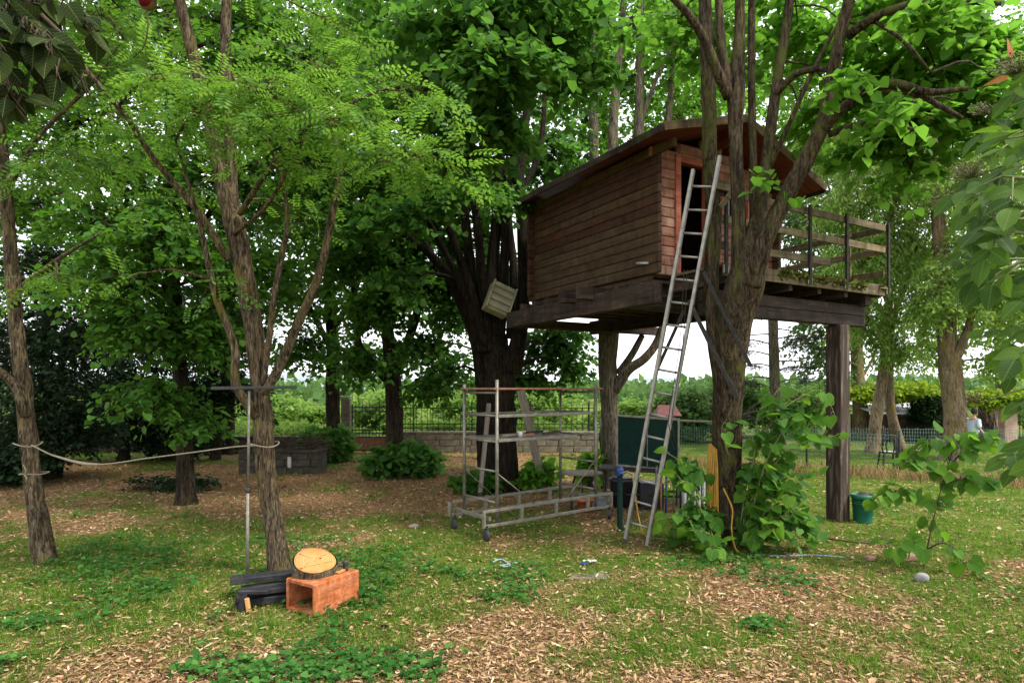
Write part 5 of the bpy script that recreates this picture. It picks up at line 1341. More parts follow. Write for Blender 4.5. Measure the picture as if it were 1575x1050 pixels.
cf = [ring(rr * .985, .070), ring(rr * .96, .083), ring(rr * .55, .088), ring(rr * .1, .09)]
V = np.vstack(cf + [[(0, 0, .09)]])
F = [np.stack([k * n + np.arange(n), k * n + (np.arange(n) + 1) % n, (k + 1) * n + (np.arange(n) + 1) % n, (k + 1) * n + np.arange(n)], -1) for k in range(3)]
F.append(np.stack([3 * n + np.arange(n), 3 * n + (np.arange(n) + 1) % n, np.full(n, 4 * n)], -1))
mk('cut_face', V, F, M['cut'], lg, False, True)
mk('knot', *lathe([(0, .0925), (.009, .0915), (.012, .088)], 10, (.07, .02, 0)), M['twig'], lg, True, True)
for a_, r0, r1 in ((.6, .03, .15), (2.4, .02, .17), (4.1, .05, .18), (5.3, .03, .12)):
    mk('crack', *along((r0 * math.cos(a_), r0 * math.sin(a_), .088), (r1 * math.cos(a_ + .08), r1 * .92 * math.sin(a_ + .08), .086), .004, .006, bev=.001), M['twig'], lg, local=True)
# the saw step across the cut
mk('saw_step', *along((-.1, -.13, .088), (.18, -.02, .09), .012, .012, bev=.002), M['cut'], lg, local=True)
# scraps on the block
tb = Matrix.Translation((-1.80, 5.62, 0)) @ Matrix.Rotation(math.radians(58), 4, 'Z')
B_ = lambda x, y, z: np.array(tb @ Vector((x, y, z)))
tag(bar('bark_scrap', B_(.36, .14, .318), B_(.53, .2, .322), .11, .03, M['bark_grey']), 'curled strip of bark lying on the clay block', 'bark strip')
tag(bar('wood_chip', B_(.33, .08, .312), B_(.44, .1, .314), .06, .018, M['cut']), 'pale wood chip beside the log slice', 'wood chip')
tag(mk('black_stopper', *lathe([(0, 0), (.028, 0), (.022, .03), (.02, .05), (.033, .075), (.028, .1), (0, .105)], 14, B_(.47, .1, .3)), M['rubber'], None, True), 'small black stopper standing on the clay block', 'stopper')
# black boards
q0 = np.array([-2.2, 6.0, 0])
for k, (a, b, z, w, h, txt) in enumerate((((-2.66, 5.98), (-2.06, 6.24), .05, .12, .06, 'black board lying lowest in the pile beside the clay block'), ((-2.62, 5.84), (-2.15, 6.03), .05, .09, .07, 'black board end-on in the clover, in front of its pile'),
                                         ((-2.64, 6.02), (-2.02, 6.3), .125, .1, .06, 'black board resting second in the pile beside the clay block'), ((-2.56, 5.88), (-2.12, 6.06), .14, .12, .05, 'black split board with pale broken edge on the pile'),
                                         ((-2.76, 6.06), (-2.0, 6.34), .205, .16, .055, 'widest black board topping the pile, brown at its end'))):
    tag(bar('black_board', (*a, z), (*b, z + .01), w, h, M['black_wood'], bev=.006), txt, 'board', 'pile of black boards')
bk = thing('broken_bracket', 'broken black timber bracket with raw brown wood lying in clover', 'bracket', (-2.5, 5.8, 0))
bar('arm', (-2.52, 5.76, .02), (-2.5, 5.78, .18), .06, .05, M['black_wood'], bk, (0, 1, 0), .008)
bar('arm', (-2.44, 5.73, .01), (-2.47, 5.75, .14), .04, .035, M['cut'], bk, (0, 1, 0), .008)
bar('arm', (-2.56, 5.77, .19), (-2.3, 5.84, .17), .07, .04, M['black_wood'], bk, bev=.008)
# T pole
pole = thing('support_pole', 'thin grey metal pole with a black crossbar at its top', 'pole', (-2.83, 6.6, 0))
rods('tube', (-2.83, 6.6, -.05), (-2.83, 6.62, 1.0), .018, M['galv'], pole)
rods('tube', (-2.83, 6.62, .95), (-2.82, 6.63, 2.06), .014, M['galv'], pole)
mk('collar', *lathe([(.019, 0), (.026, .004), (.026, .05), (.019, .054)], 14, (-2.83, 6.62, .97)), M['rubber'], pole, True)
bar('crossbar', (-3.22, 6.62, 2.085), (-2.32, 6.64, 2.1), .05, .035, M['rubber'], pole, bev=.006)
# rope slung between the locusts
rope = thing('slung_rope', 'pale rope with a padded middle slung between two locust trunks', 'rope', PT(150, 713, 7.2))
mk('strand', *tube([PT(48, 684, 7.27), PT(90, 703, 7.15), PT(150, 714, 7.05), PT(230, 704, 6.95), PT(300, 695, 6.85), PT(360, 687, 6.76), PT(392, 685, 6.74)], [.008] * 7, 7, .08), M['rope'], rope, True)
mk('padding', *tube([PT(80, 699.5, 7.17), PT(112, 709, 7.1), PT(135, 713.5, 7.06), PT(153, 714, 7.045)], [.01, .017, .019, .012], 8, .05), M['rope'], rope, True)
for (px, py, Yc, r) in ((43, 683, 7.4, .14), (405, 683, 6.9, .165)):
    c = PT(px, py, Yc); a = np.linspace(0, 2 * np.pi, 26)
    mk('loop', *tube(np.stack([c[0] + r * np.cos(a), c[1] + r * np.sin(a), c[2] + .02 * np.sin(a * 2)], 1), np.full(26, .008), 6, raw=True), M['rope'], rope, True)
lc = thing('line_tie', 'frayed cord tied round the roped locust trunk', 'cord', PT(54, 727, 7.4))
c = PT(53, 727, 7.4); a = np.linspace(0, 2 * np.pi, 26)
mk('loop', *tube(np.stack([c[0] + .145 * np.cos(a), c[1] + .145 * np.sin(a), c[2] + .006 * np.sin(a * 3)], 1), np.full(26, .007), 6, raw=True), M['rope'], lc, True)
mk('end', *tube([c + (.0, -.15, 0), c + (.03, -.17, .05), c + (0, -.17, .12)], [.008, .008, .004], 5, .03), M['rope'], lc, True)
mk('end', *tube([c + (.0, -.15, 0), c + (.04, -.17, -.04), c + (.03, -.17, -.08)], [.008, .008, .004], 5, .03), M['rope'], lc, True)

# ------------------------------------------------------------------ clutter by the ladder
cb = thing('chalkboard', 'dark green chalkboard in a metal frame propped on the work table', 'chalkboard', (2.3, 10.75, .7))
ca, cbb = np.array([1.86, 10.95, 0]), np.array([2.86, 10.62, 0])
V, F = along(ca + (0, 0, 1.16), cbb + (0, 0, 1.1), .02, .86); mk('panel', V, F, M['board_green'], cb)
for z0, z1 in ((1.6, 1.54), (.72, .66)): bar('frame', ca + (0, -.01, z0), cbb + (0, -.01, z1), .035, .04, M['galv'], cb)
for p, z0, z1 in ((ca, .72, 1.6), (cbb, .02, 1.56)): bar('frame', p + (0, -.01, z0), p + (0, -.01, z1), .035, .04, M['galv'], cb, (0, 1, 0))
bar('divider', (ca + cbb) / 2 + (0, -.012, .72), (ca + cbb) / 2 + (0, -.012, 1.55), .015, .02, M['galv'], cb, (0, 1, 0))
tb_ = thing('work_table', 'dark metal work table cluttered underneath, beside the ladder', 'table', (2.2, 10.9, 0))
bar('top', (1.55, 10.95, .68), (2.95, 10.6, .66), .6, .04, M['steel_dark'], tb_)
for p in ((1.6, 10.75), (2.85, 10.42), (1.68, 11.15), (2.9, 10.85)): bar('leg', (*p, 0), (*p, .66), .04, .04, M['steel_dark'], tb_, (0, 1, 0))
bar('stretcher', (1.6, 10.75, .25), (2.85, 10.42, .25), .03, .03, M['steel_dark'], tb_)
tag(mk('black_bin', *lathe([(0, .0), (.2, 0), (.23, .45), (.245, .46), (.24, .5), (.2, .52), (0, .5)], 18, (1.95, 10.85, 0)), M['black_stuff'], None, True), 'black bin stored under the dark work table', 'bin')
tag(mk('black_box', *boxes([(2.2, 2.6, 10.55, 10.9, 0, .46)], .02), M['black_stuff']), 'black box stored under the dark work table', 'box')
for k, (x, mt, txt) in enumerate(((2.46, 'rust_board', 'rusty bar leaning on the work table behind the ladder'), (2.55, 'blue', 'blue tube leaning on the work table behind the ladder'), (2.68, 'galv', 'grey tube leaning on the work table near the radiator'), (2.38, 'plank', 'wooden stick leaning on the work table behind the ladder'))):
    tag(mk('leaning_bar', *rod((x, 10.2 + .03 * k, 0), (x + .05, 10.38, .78), .016, 7), M[mt], None, True), txt, 'bar', 'bars leaning on the work table')
rd = thing('radiator', 'old white radiator standing behind the thick linden trunk', 'radiator', (2.98, 10.2, 0))
for k in range(7):
    mk('column', *boxes([(2.82 + k * .075, 2.875 + k * .075, 10.15 - k * .01, 10.29 - k * .01, .04, .68)], .02), M['white'], rd)
bar('manifold', (2.83, 10.21, .12), (3.33, 10.17, .12), .04, .04, M['white'], rd)
bar('manifold', (2.83, 10.21, .6), (3.33, 10.17, .6), .04, .04, M['white'], rd)
for p in ((2.85, 10.22), (3.3, 10.17)): bar('foot', (*p, 0), (*p, .06), .05, .1, M['white'], rd, (0, 1, 0))
gp2 = thing('hand_pump', 'slim dark green standpipe with a blue cap next to the ladder foot', 'standpipe', (1.58, 9.05, 0))
mk('pipe', *lathe([(0, -.02), (.07, -.02), (.07, .02), (.042, .04), (.04, .84), (0, .84)], 14, (1.58, 9.05, 0)), M['dark_green'], gp2, True)
mk('cap', *lathe([(.05, .8), (.056, .81), (.056, .9), (.04, .93), (0, .935)], 14, (1.58, 9.05, 0)), M['blue'], gp2, True)
mk('spout', *tube([(1.58, 9.0, .84), (1.68, 8.98, .87), (1.75, 8.97, .82)], [.014] * 3, 7, .03), M['galv'], gp2, True)
hs2 = tag(mk('thin_hose', *tube([(1.75, 8.97, .82), (1.79, 8.96, .5), (1.83, 8.9, .2), (1.86, 8.7, .03), (2.0, 8.5, .015), (2.3, 8.35, .012)], [.01] * 6, 7, .06), M['yellow'], None, True), 'thin yellow hose running down from the blue-capped standpipe', 'hose')
rt = thing('round_table', 'small round grey table behind the scaffold end', 'table', (1.3, 11.4, 0))
mk('top', *lathe([(0, .5), (.36, .5), (.38, .515), (.36, .53), (0, .53)], 28, (1.3, 11.4, 0)), M['plank'], rt, True)
for k in range(3):
    a = k * 2.1 + .4
    rods('leg', (1.3 + .14 * math.cos(a), 11.4 + .14 * math.sin(a), .5), (1.3 + .3 * math.cos(a), 11.4 + .3 * math.sin(a), 0), .016, M['steel_dark'], rt)
tag(mk('plant_pot', *lathe([(0, 0), (.1, 0), (.14, .2), (.16, .2), (.16, .25), (.14, .25), (.13, .18), (0, .16)], 20, (1.22, 10.35, 0)), M['terracotta'], None, True), 'terracotta plant pot on the ground behind the scaffold base', 'pot')
tag(mk('storage_tub', *boxes([(1.35, 1.62, 10.5, 10.75, 0, .26), (1.33, 1.64, 10.48, 10.77, .24, .275)], .012), M['grey_tub']), 'dull grey tub standing beside the terracotta pot', 'tub')
# yellow hose hung on the trunk
hz = thing('garden_hose', 'coiled yellow hose hanging on the thick linden trunk', 'hose', (2.56, 8.15, .8))
for k in range(4):
    x0 = 2.575 + k * .018; yy = 8.05 - .012 * k
    zt, zb_ = 1.36 - .02 * k, .32 + .09 * (k % 3)
    pts = [(x0, yy, zt), (x0 - .03, yy - .02, (zt + zb_) / 2 + .2), (x0 - .03 - .012 * k, yy - .03, zb_ + .12), (x0 + .0, yy - .03, zb_), (x0 + .03, yy - .03, zb_ + .12), (x0 + .03, yy - .01, (zt + zb_) / 2 + .2), (x0 + .02, yy, zt)]
    mk('coil', *tube(pts, [.013] * 7, 7, .06), M['yellow'], hz, True)
mk('hose_end', *tube([(2.72, 7.95, .8), (2.8, 7.85, .55), (2.78, 7.82, .3), (2.82, 7.75, .05), (2.95, 7.6, .02)], [.012] * 5, 7, .06), M['yellow'], hz, True)
# bird house on a stake behind the chalkboard
bh = thing('bird_house', 'small pink-tiled bird house rising behind the chalkboard', 'bird house', (3.1, 12.4, 0))
bar('stake', (3.1, 12.4, 0), (3.1, 12.4, 1.42), .04, .04, M['plank'], bh, (0, 1, 0))
mk('box', *boxes([(2.95, 3.25, 12.3, 12.52, 1.4, 1.55)], .008), M['rust_board'], bh)
V = np.array([(2.86, 12.22, 1.53), (3.36, 12.22, 1.53), (3.28, 12.4, 1.74), (2.94, 12.4, 1.74), (2.86, 12.6, 1.53), (3.36, 12.6, 1.53)])
mk('roof', V, [[0, 1, 2, 3], [3, 2, 5, 4], [0, 3, 4], [1, 5, 2], [0, 4, 5, 1]], M['pink'], bh)

# bucket
bk_ = thing('bucket', 'green plastic bucket standing beside the square timber post', 'bucket', GP(1327, 803))
c = np.array(bk_.location)
mk('tub', *lathe([(0, .01), (.125, .0), (.13, .02), (.155, .38), (.168, .38), (.172, .4), (.172, .43), (.16, .44), (.15, .435), (.145, .38), (.12, .06), (0, .05)], 28, c), M['green_plastic'], bk_, True)
for z in (.3, .33): mk('rib', *lathe([(.148, z - .008), (.158, z), (.15, z + .008)], 28, c), M['green_plastic'], bk_, True)
mk('rubbish', *lathe([(0, .45), (.06, .47), (.1, .43), (.146, .41)], 12, c), M['black_stuff'], bk_, False)
# bentwood chair
ch = thing('bentwood_chair', 'black bentwood chair alone on the lawn behind the wire fence', 'chair', GP(1366, 723), -.25)
mk('seat', *lathe([(0, .44), (.17, .44), (.2, .45), (.2, .475), (.18, .48), (0, .472)], 24), M['black_stuff'], ch, True, True)
mk('seat_pad', *lathe([(0, .485), (.15, .484), (.165, .478)], 24), M['white'], ch, True, True)
for sx in (-1, 1):
    mk('leg', *tube([(sx * .13, -.13, .44), (sx * .16, -.17, .2), (sx * .18, -.2, 0)], [.026, .023, .018], 8, .08), M['iron'], ch, True, True)
    mk('leg', *tube([(sx * .15, .13, .46), (sx * .17, .17, .2), (sx * .2, .23, 0)], [.026, .023, .018], 8, .08), M['iron'], ch, True, True)
a = np.linspace(-.12, math.pi + .12, 20)
mk('back_hoop', *tube(np.vstack([[(.16, -.15, .47)], np.stack([.2 * np.cos(a), -.17 - .05 * np.sin(a), .66 + .24 * np.sin(a)], 1), [(-.16, -.15, .47)]]), np.full(22, .021), 8, raw=True), M['iron'], ch, True, True)
mk('back_hoop', *tube(np.vstack([[(.07, -.16, .47)], np.stack([.1 * np.cos(a), -.175 - .03 * np.sin(a), .66 + .17 * np.sin(a)], 1), [(-.07, -.16, .47)]]), np.full(22, .017), 8, raw=True), M['iron'], ch, True, True)
a = np.linspace(0, 2 * math.pi, 24)
mk('leg_ring', *tube(np.stack([.165 * np.cos(a), .17 * np.sin(a), .2 + 0 * a], 1), np.full(24, .009), 6, raw=True), M['iron'], ch, True, True)
# stump-like stone on the lawn
rng = np.random.default_rng(31)
def rock(name, label, cat, c, r, mat, seed):
    th = np.linspace(0, 2 * np.pi, 14, endpoint=False); ph = np.linspace(.12, np.pi - .12, 9)
    T, Pp = np.meshgrid(th, ph)
    d = np.stack([np.sin(Pp) * np.cos(T), np.sin(Pp) * np.sin(T), np.cos(Pp)], -1)
    k = .75 + .5 * vnoise(d[..., 0] * 1.8 + 5 + seed, d[..., 1] * 1.8 + d[..., 2] * 1.4 + 9, seed)
    V = (d * k[..., None] * np.array(r)).reshape(-1, 3) + np.array(c)
    i = np.arange(8)[:, None] * 14; j = np.arange(14)[None, :]; j2 = (j + 1) % 14
    F = np.stack([i + j, i + 14 + j, i + 14 + j2, i + j2], -1).reshape(-1, 4)
    n = len(V); V = np.vstack([V, np.array(c) + (0, 0, r[2] * .8), np.array(c) - (0, 0, r[2] * .8)])
    jj = np.arange(14); F2 = np.concatenate([np.stack([np.full(14, n), jj, (jj + 1) % 14], -1), np.stack([np.full(14, n + 1), 112 + (jj + 1) % 14, 112 + jj], -1)])
    return tag(mk(name, V, [F, F2], mat), label, cat)
c = GP(1402, 713); rock('boulder', 'pinkish boulder on the lawn behind the wire fence', 'boulder', c + (0, 0, .12), (.3, .24, .26), M['pink_stone'], 4)
c = GP(1418, 893); rock('stone', 'pale grey stone at the foot of the broad-leaved sapling', 'stone', c + (0, 0, .03), (.07, .05, .07), M['stone'], 6)
c = GP(1397, 862); tag(bar('loose_brick', c + (-.1, 0, .035), c + (.12, .05, .035), .11, .065, M['brick'], bev=.008), 'reddish brick lying behind the broad-leaved sapling stem', 'brick')
c = GP(1338, 862); tag(bar('loose_brick', c + (-.04, 0, .03), c + (.06, .03, .03), .09, .05, M['brick'], bev=.008), 'broken brick lying apart in the dry litter', 'brick')
c = GP(905, 887); V, F = boxes([(-.2, .22, -.09, .1, -.02, .018)], .01); V[:, 0] += V[:, 1] * .4; tag(mk('flat_slab', V + c, F, M['masonry']), 'flat grey slab sunk in the litter below the ladder', 'slab')
# rag and scraps of blue
def rag(name, label, c, r, mat, seed):
    n = 9
    u, v = np.meshgrid(np.linspace(-1, 1, n), np.linspace(-1, 1, n))
    V = np.stack([c[0] + u * r * (1 + .3 * vnoise(u + 3, v, seed)), c[1] + v * r * .6, .03 + .07 * r / .09 * vnoise(u * 2.5 + 9, v * 2.5 + seed, seed)], -1).reshape(-1, 3)
    i = np.arange(n - 1)[:, None] * n; j = np.arange(n - 1)[None, :]
    return tag(mk(name, V, [np.stack([i + j, i + j + 1, i + n + j + 1, i + n + j], -1).reshape(-1, 4)], mat, None, True), label, 'rag')
rag('white_rag', 'crumpled white rag lying beside the flat slab', GP(907, 869), .065, M['white'], 2)
rag('blue_rag', 'crumpled blue scrap touching the white rag', GP(899, 872), .04, M['blue'], 5)
tag(mk('tangled_twine', *tube([GP(755, 868) + (0, 0, .02), GP(770, 864) + (0, 0, .035), GP(785, 872) + (0, 0, .02), GP(768, 874) + (0, 0, .03), GP(795, 867) + (0, 0, .02)], [.008] * 5, 6, .04), plain_mat('faded_blue_cord', (.16, .25, .3), (.3, .4, .45), 30, .8), None, True), 'tangle of faded blue twine in the grass between slab and clay block', 'twine')
tag(mk('blue_pipe', *tube([GP(1150, 853) + (0, 0, .015), GP(1200, 857) + (0, 0, .018), GP(1250, 855) + (0, 0, .015), GP(1300, 858) + (0, 0, .01)], [.012] * 4, 7, .1), plain_mat('faded_blue_pipe', (.16, .2, .24), (.28, .33, .38), 30, .7), None, True), 'faded blue pipe half buried in litter below the sucker bush', 'pipe')
tag(mk('fallen_branch', *tube([GP(1245, 826) + (0, 0, .03), GP(1290, 836) + (0, 0, .05), GP(1340, 838) + (0, 0, .04), GP(1372, 826) + (0, 0, .1)], [.012, .011, .009, .005], 6, .08), M['twig'], None, True), 'thin fallen branch on the lawn in front of the post', 'branch')
rock('clod', 'dark clod lying alone in litter near the scaffold casters', 'clod', GP(636, 812) + (0, 0, .02), (.09, .06, .05), M['masonry'], 9)

# ------------------------------------------------------------------ the person by the stout trunk
ps = thing('person', 'person in pale blue top and teal shorts walking beside the stout trunk', 'person', (13.42, 18.0, 0))
import bmesh
def skinned(name, joints, edges, mat, parent, sub=2):
    me = bpy.data.meshes.new(name)
    me.from_pydata([j[:3] for j in joints], edges, [])
    o = put(name, me, mat, parent)
    mo_ = o.modifiers.new('skin', 'SKIN'); mo_.use_smooth_shade = True
    sv = me.skin_vertices[0].data if me.skin_vertices else None
    if sv is None:
        bm = bmesh.new(); bm.from_mesh(me); bm.verts.layers.skin.verify(); bm.to_mesh(me); bm.free(); sv = me.skin_vertices[0].data
    for k, j in enumerate(joints):
        sv[k].radius = (j[3], j[4] if len(j) > 4 else j[3]); sv[k].use_root = (k == 0)
    s = o.modifiers.new('sub', 'SUBSURF'); s.levels = s.render_levels = sub
    return o
J = [(0, 0, .76, .1, .12), (.01, 0, .95, .095, .13), (.02, 0, 1.12, .09, .14), (.04, 0, 1.22, .045, .05), (.06, 0, 1.28, .045, .045),
     (.03, -.16, 1.15, .045), (.03, -.21, .93, .036), (.14, -.2, .8, .028), (.2, -.19, .75, .022),
     (.03, .16, 1.15, .045), (.02, .21, .92, .036), (.13, .2, .78, .028), (.19, .19, .73, .022),
     (.01, -.08, .7, .078), (.05, -.09, .4, .055), (-.02, -.09, .1, .036), (.08, -.09, .03, .032),
     (.0, .08, .7, .078), (-.03, .09, .4, .055), (-.12, .09, .12, .036), (-.04, .09, .03, .032)]
E = [(0, 1), (1, 2), (2, 3), (3, 4), (2, 5), (5, 6), (6, 7), (7, 8), (2, 9), (9, 10), (10, 11), (11, 12), (0, 13), (13, 14), (14, 15), (15, 16), (0, 17), (17, 18), (18, 19), (19, 20)]
skinned('body', J, E, M['skin'], ps)
mk('head', *lathe([(0, -.1), (.045, -.09), (.07, -.03), (.078, .03), (.06, .085), (0, .11)], 14, (.07, 0, 1.385)), M['skin'], ps, True, True)
mk('hair', *lathe([(.066, -.07), (.085, 0), (.085, .05), (.062, .1), (0, .125)], 14, (.055, 0, 1.39)), M['hair'], ps, True, True)
mk('nose', *lathe([(0, -.015), (.012, -.01), (.0, .03)], 8, (.152, 0, 1.37)), M['skin'], ps, True, True)
skinned('shirt', [(0, 0, .7, .17, .19), (.01, 0, .9, .16, .19), (.02, 0, 1.12, .15, .19), (.03, -.17, 1.13, .085), (.03, -.22, .9, .075), (.03, .17, 1.13, .085), (.02, .22, .9, .075)], [(0, 1), (1, 2), (2, 3), (3, 4), (2, 5), (5, 6)], M['shirt'], ps)
skinned('shorts', [(0, 0, .8, .15, .17), (.01, -.085, .66, .125), (.03, -.09, .42, .11), (0, .085, .66, .125), (-.02, .09, .42, .11)], [(0, 1), (1, 2), (0, 3), (3, 4)], M['shorts'], ps)
# ------------------------------------------------------------------ plants near the camera, leaf by leaf
def leaf_mesh(name, T_, W_, fold=.12, curl=.18, back=0.0, wave=.02, seed=0):
    rng = np.random.default_rng(seed)
    V, F = [], []
    for k, (t, w) in enumerate(zip(T_, W_)):
        z = -curl * t * t
        tb_ = t + (back if k <= 1 else 0) * (1 - k * .5)
        for s in (-1, -.5, 0, .5, 1):
            zz = z + fold * w * abs(s) + wave * (rng.random() - .5) * (abs(s) > .1)
            V.append(((tb_ if abs(s) > .6 else t), s * w * (1 + .06 * (rng.random() - .5)), zz))
    n = len(T_)
    for k in range(n - 1):
        for s in range(4):
            a = k * 5 + s
            F.append([a, a + 5, a + 6, a + 1])
    return mesh(name, np.array(V), F, True)


HT_ = [0, .07, .2, .36, .52, .68, .83, 1.0]
HW_ = [.2, .4, .5, .5, .43, .32, .17, .005]
EW_ = [.03, .15, .255, .305, .3, .24, .14, .005]
def leaf_set(mat, W_, back=0.0, n=4, **kw):
    out_ = []
    for k in range(n):
        me = leaf_mesh('leaf', HT_, W_, fold=.1 + .12 * k / n, curl=.1 + .2 * ((k * 7) % n) / n, back=back, seed=k + 3, **kw)
        me.materials.append(mat); out_.append(me)
    return out_


LS_SHRUB = leaf_set(M['shrub_leaf'], HW_, -.12)
LS_ELDER = leaf_set(M['near_leaf'], EW_)
LS_DARK = leaf_set(M['dark_leaf'], [.1, .3, .4, .4, .34, .25, .13, .005], -.05)
LS_ORANGE = leaf_set(M['orange_leaf'], [.02, .07, .12, .13, .11, .08, .04, .005], 0, 2)


def leaf_obj(parent, meshes, p, d, nrm, L, rng, name='leaf'):
    off = chain_loc(parent)
    x = unit(d); n = unit(np.asarray(nrm, float) - x * (np.asarray(nrm, float) @ x)); y = np.cross(n, x)
    q = np.asarray(p, float) - off
    Mx = Matrix(((x[0] * L, y[0] * L, n[0] * L, q[0]), (x[1] * L, y[1] * L, n[1] * L, q[1]), (x[2] * L, y[2] * L, n[2] * L, q[2]), (0, 0, 0, 1)))
    return put(name, meshes[int(rng.integers(len(meshes)))], None, parent, Mx)


def leafy(parent, pts, r0, n, L, rng, meshes, stem_m, t0=.25, pet=.6, droop=.35, face=(0, -.45, .8), hidden=None):
    """a stem with n leaves set alternately on short stalks"""
    P, R = catmull(np.array(pts), np.linspace(r0, r0 * .3, len(pts)), .05)
    geo = [tube(P, R, 6, raw=True)]
    Tn = unit(np.gradient(P, axis=0))
    for k in range(n):
        t = t0 + (1 - t0) * (k + .5 * rng.random()) / max(n, 1)
        i_ = min(int(t * (len(P) - 1)), len(P) - 1)
        side = unit(np.cross(Tn[i_], (0, 0, 1)) * (1 if k % 2 else -1) + rng.normal(size=3) * .45 + Tn[i_] * .4)
        l = L * rng.uniform(.6, 1.15)
        st_ = P[i_] + side * l * pet + (0, 0, .1 * l)
        geo.append(tube([P[i_], (P[i_] + st_) / 2 + (0, 0, .03), st_], [.004, .003, .0025], 4, .1))
        d = unit(side + rng.normal(size=3) * .25 - np.array([0, 0, droop + .4 * rng.random()]))
        leaf_obj(parent, meshes, st_, d, np.array(face) + rng.normal(size=3) * .4, l, rng)
    return geo


rng = np.random.default_rng(61)
shr = thing('sucker_bush', 'bright broad-leaved suckers sprouting round the foot of the thick linden', 'bush', (2.95, 8.1, 0))
geo = []
for pts, n in (([(1135, 836, 8.0), (1152, 730, 7.9), (1190, 645, 7.8), (1240, 606, 7.75), (1268, 606, 7.7), (1285, 640, 7.6)], 34), ([(1140, 836, 8.0), (1168, 745, 7.9), (1220, 690, 7.8), (1290, 668, 7.7)], 32),
               ([(1145, 836, 7.95), (1175, 770, 7.8), (1228, 738, 7.7), (1256, 728, 7.65)], 24), ([(1138, 836, 8.0), (1160, 700, 7.85), (1166, 640, 7.8), (1200, 596, 7.75)], 22),
               ([(1150, 836, 7.9), (1185, 800, 7.7), (1235, 790, 7.6)], 20), ([(1100, 836, 8.0), (1080, 770, 7.9), (1050, 715, 7.85), (1020, 692, 7.8)], 14),
               ([(1098, 838, 7.95), (1070, 805, 7.8), (1035, 795, 7.7), (1008, 800, 7.6)], 10), ([(1100, 838, 7.9), (1072, 770, 7.75), (1055, 740, 7.65), (1036, 750, 7.6)], 14),
               ([(1110, 840, 7.85), (1090, 820, 7.6), (1060, 815, 7.5)], 10),
               ([(1150, 838, 7.85), (1180, 815, 7.55), (1215, 818, 7.5)], 20), ([(1150, 838, 7.85), (1175, 790, 7.7), (1205, 755, 7.6), (1225, 765, 7.55)], 24),
               ([(1120, 700, 7.78), (1110, 660, 7.65), (1118, 645, 7.55)], 5), ([(1115, 838, 7.8), (1090, 842, 7.5), (1105, 848, 7.35)], 12), ([(1145, 836, 7.9), (1175, 720, 7.75), (1205, 660, 7.7), (1215, 640, 7.65)], 20)):
    geo += leafy(shr, [PT(*p) for p in pts], .011, n, .165, rng, LS_SHRUB, M['green_twig'])
mk('stem', *join(geo), M['green_twig'], shr, True)
bl_ = [(PT(1185, 745, 7.95), (.35, .25, .45), 1), (PT(1180, 805, 7.9), (.3, .2, .18), .8), (PT(1075, 800, 7.95), (.3, .2, .18), .8), (PT(1215, 650, 7.85), (.3, .2, .25), .6), (PT(1215, 800, 7.8), (.3, .2, .18), .8), (PT(1060, 725, 8.0), (.18, .15, .15), .4)]
g_, *_r = sprays(rng, bl_, 26, .3, 6, .13, 'heart', .4, None, .5)
fo_ = mk('foliage', *g_, M['linden'], shr); fo_['kind'] = 'stuff'

rng = np.random.default_rng(62)
sap = thing('sapling', 'young broad-leaved sapling standing alone in the lawn by the grey stone', 'sapling', GP(1420, 872))
geo = []
for pts, n in (([(1420, 874, 7.15), (1432, 815, 7.15), (1444, 765, 7.15), (1456, 722, 7.15), (1470, 680, 7.1)], 16), ([(1438, 785, 7.15), (1405, 758, 7.1), (1372, 757, 7.05), (1346, 772, 7.0)], 12),
               ([(1448, 745, 7.15), (1490, 735, 7.1), (1530, 745, 7.0), (1548, 735, 6.95)], 12), ([(1454, 728, 7.15), (1420, 708, 7.1), (1385, 718, 7.0)], 10), ([(1456, 722, 7.15), (1485, 690, 7.05), (1510, 672, 7.0), (1535, 690, 6.9)], 14),
               ([(1424, 850, 7.15), (1395, 838, 7.05), (1350, 842, 6.95)], 7), ([(1424, 845, 7.15), (1455, 835, 7.0), (1485, 868, 6.9), (1515, 888, 6.8)], 8), ([(1460, 705, 7.12), (1440, 675, 7.1), (1400, 700, 7.05)], 8)):
    geo += leafy(sap, [PT(*p) for p in pts], .01, int(n * 2.1), .145, rng, LS_SHRUB, M['twig'], face=(0, -.7, .7))
mk('stem', *join(geo), M['twig'], sap, True)

# elder bush reaching in beside the camera
rng = np.random.default_rng(63)
eld = thing('elder_bush', 'elder bush with brown berry clusters and two withered orange leaves', 'bush', (2.6, 2.5, 0))
geo = [tube([(2.6, 2.5, -.05), (2.58, 2.48, .8), (2.5, 2.45, 1.8), (2.45, 2.4, 2.8), (2.4, 2.35, 3.9)], [.045, .04, .034, .026, .012], 9, .15)]
main, _ = catmull(np.array([(2.6, 2.5, -.05), (2.58, 2.48, .8), (2.5, 2.45, 1.8), (2.45, 2.4, 2.8), (2.4, 2.35, 3.9)]), np.ones(5), .05)
spots = []
for (x0, x1, y0, y1, n) in ((1540, 1620, 60, 190, 5), (1515, 1580, 215, 330, 9), (1505, 1565, 330, 430, 10), (1540, 1605, 430, 545, 10), (1575, 1630, 560, 680, 5), (1570, 1640, 300, 560, 8), (1585, 1625, 690, 760, 1), (1535, 1600, 150, 260, 5), (1500, 1560, 250, 420, 6)):
    for k in range(n): spots.append((rng.uniform(x0, x1) + 22, rng.uniform(y0, y1), rng.uniform(2.1, 2.85)))
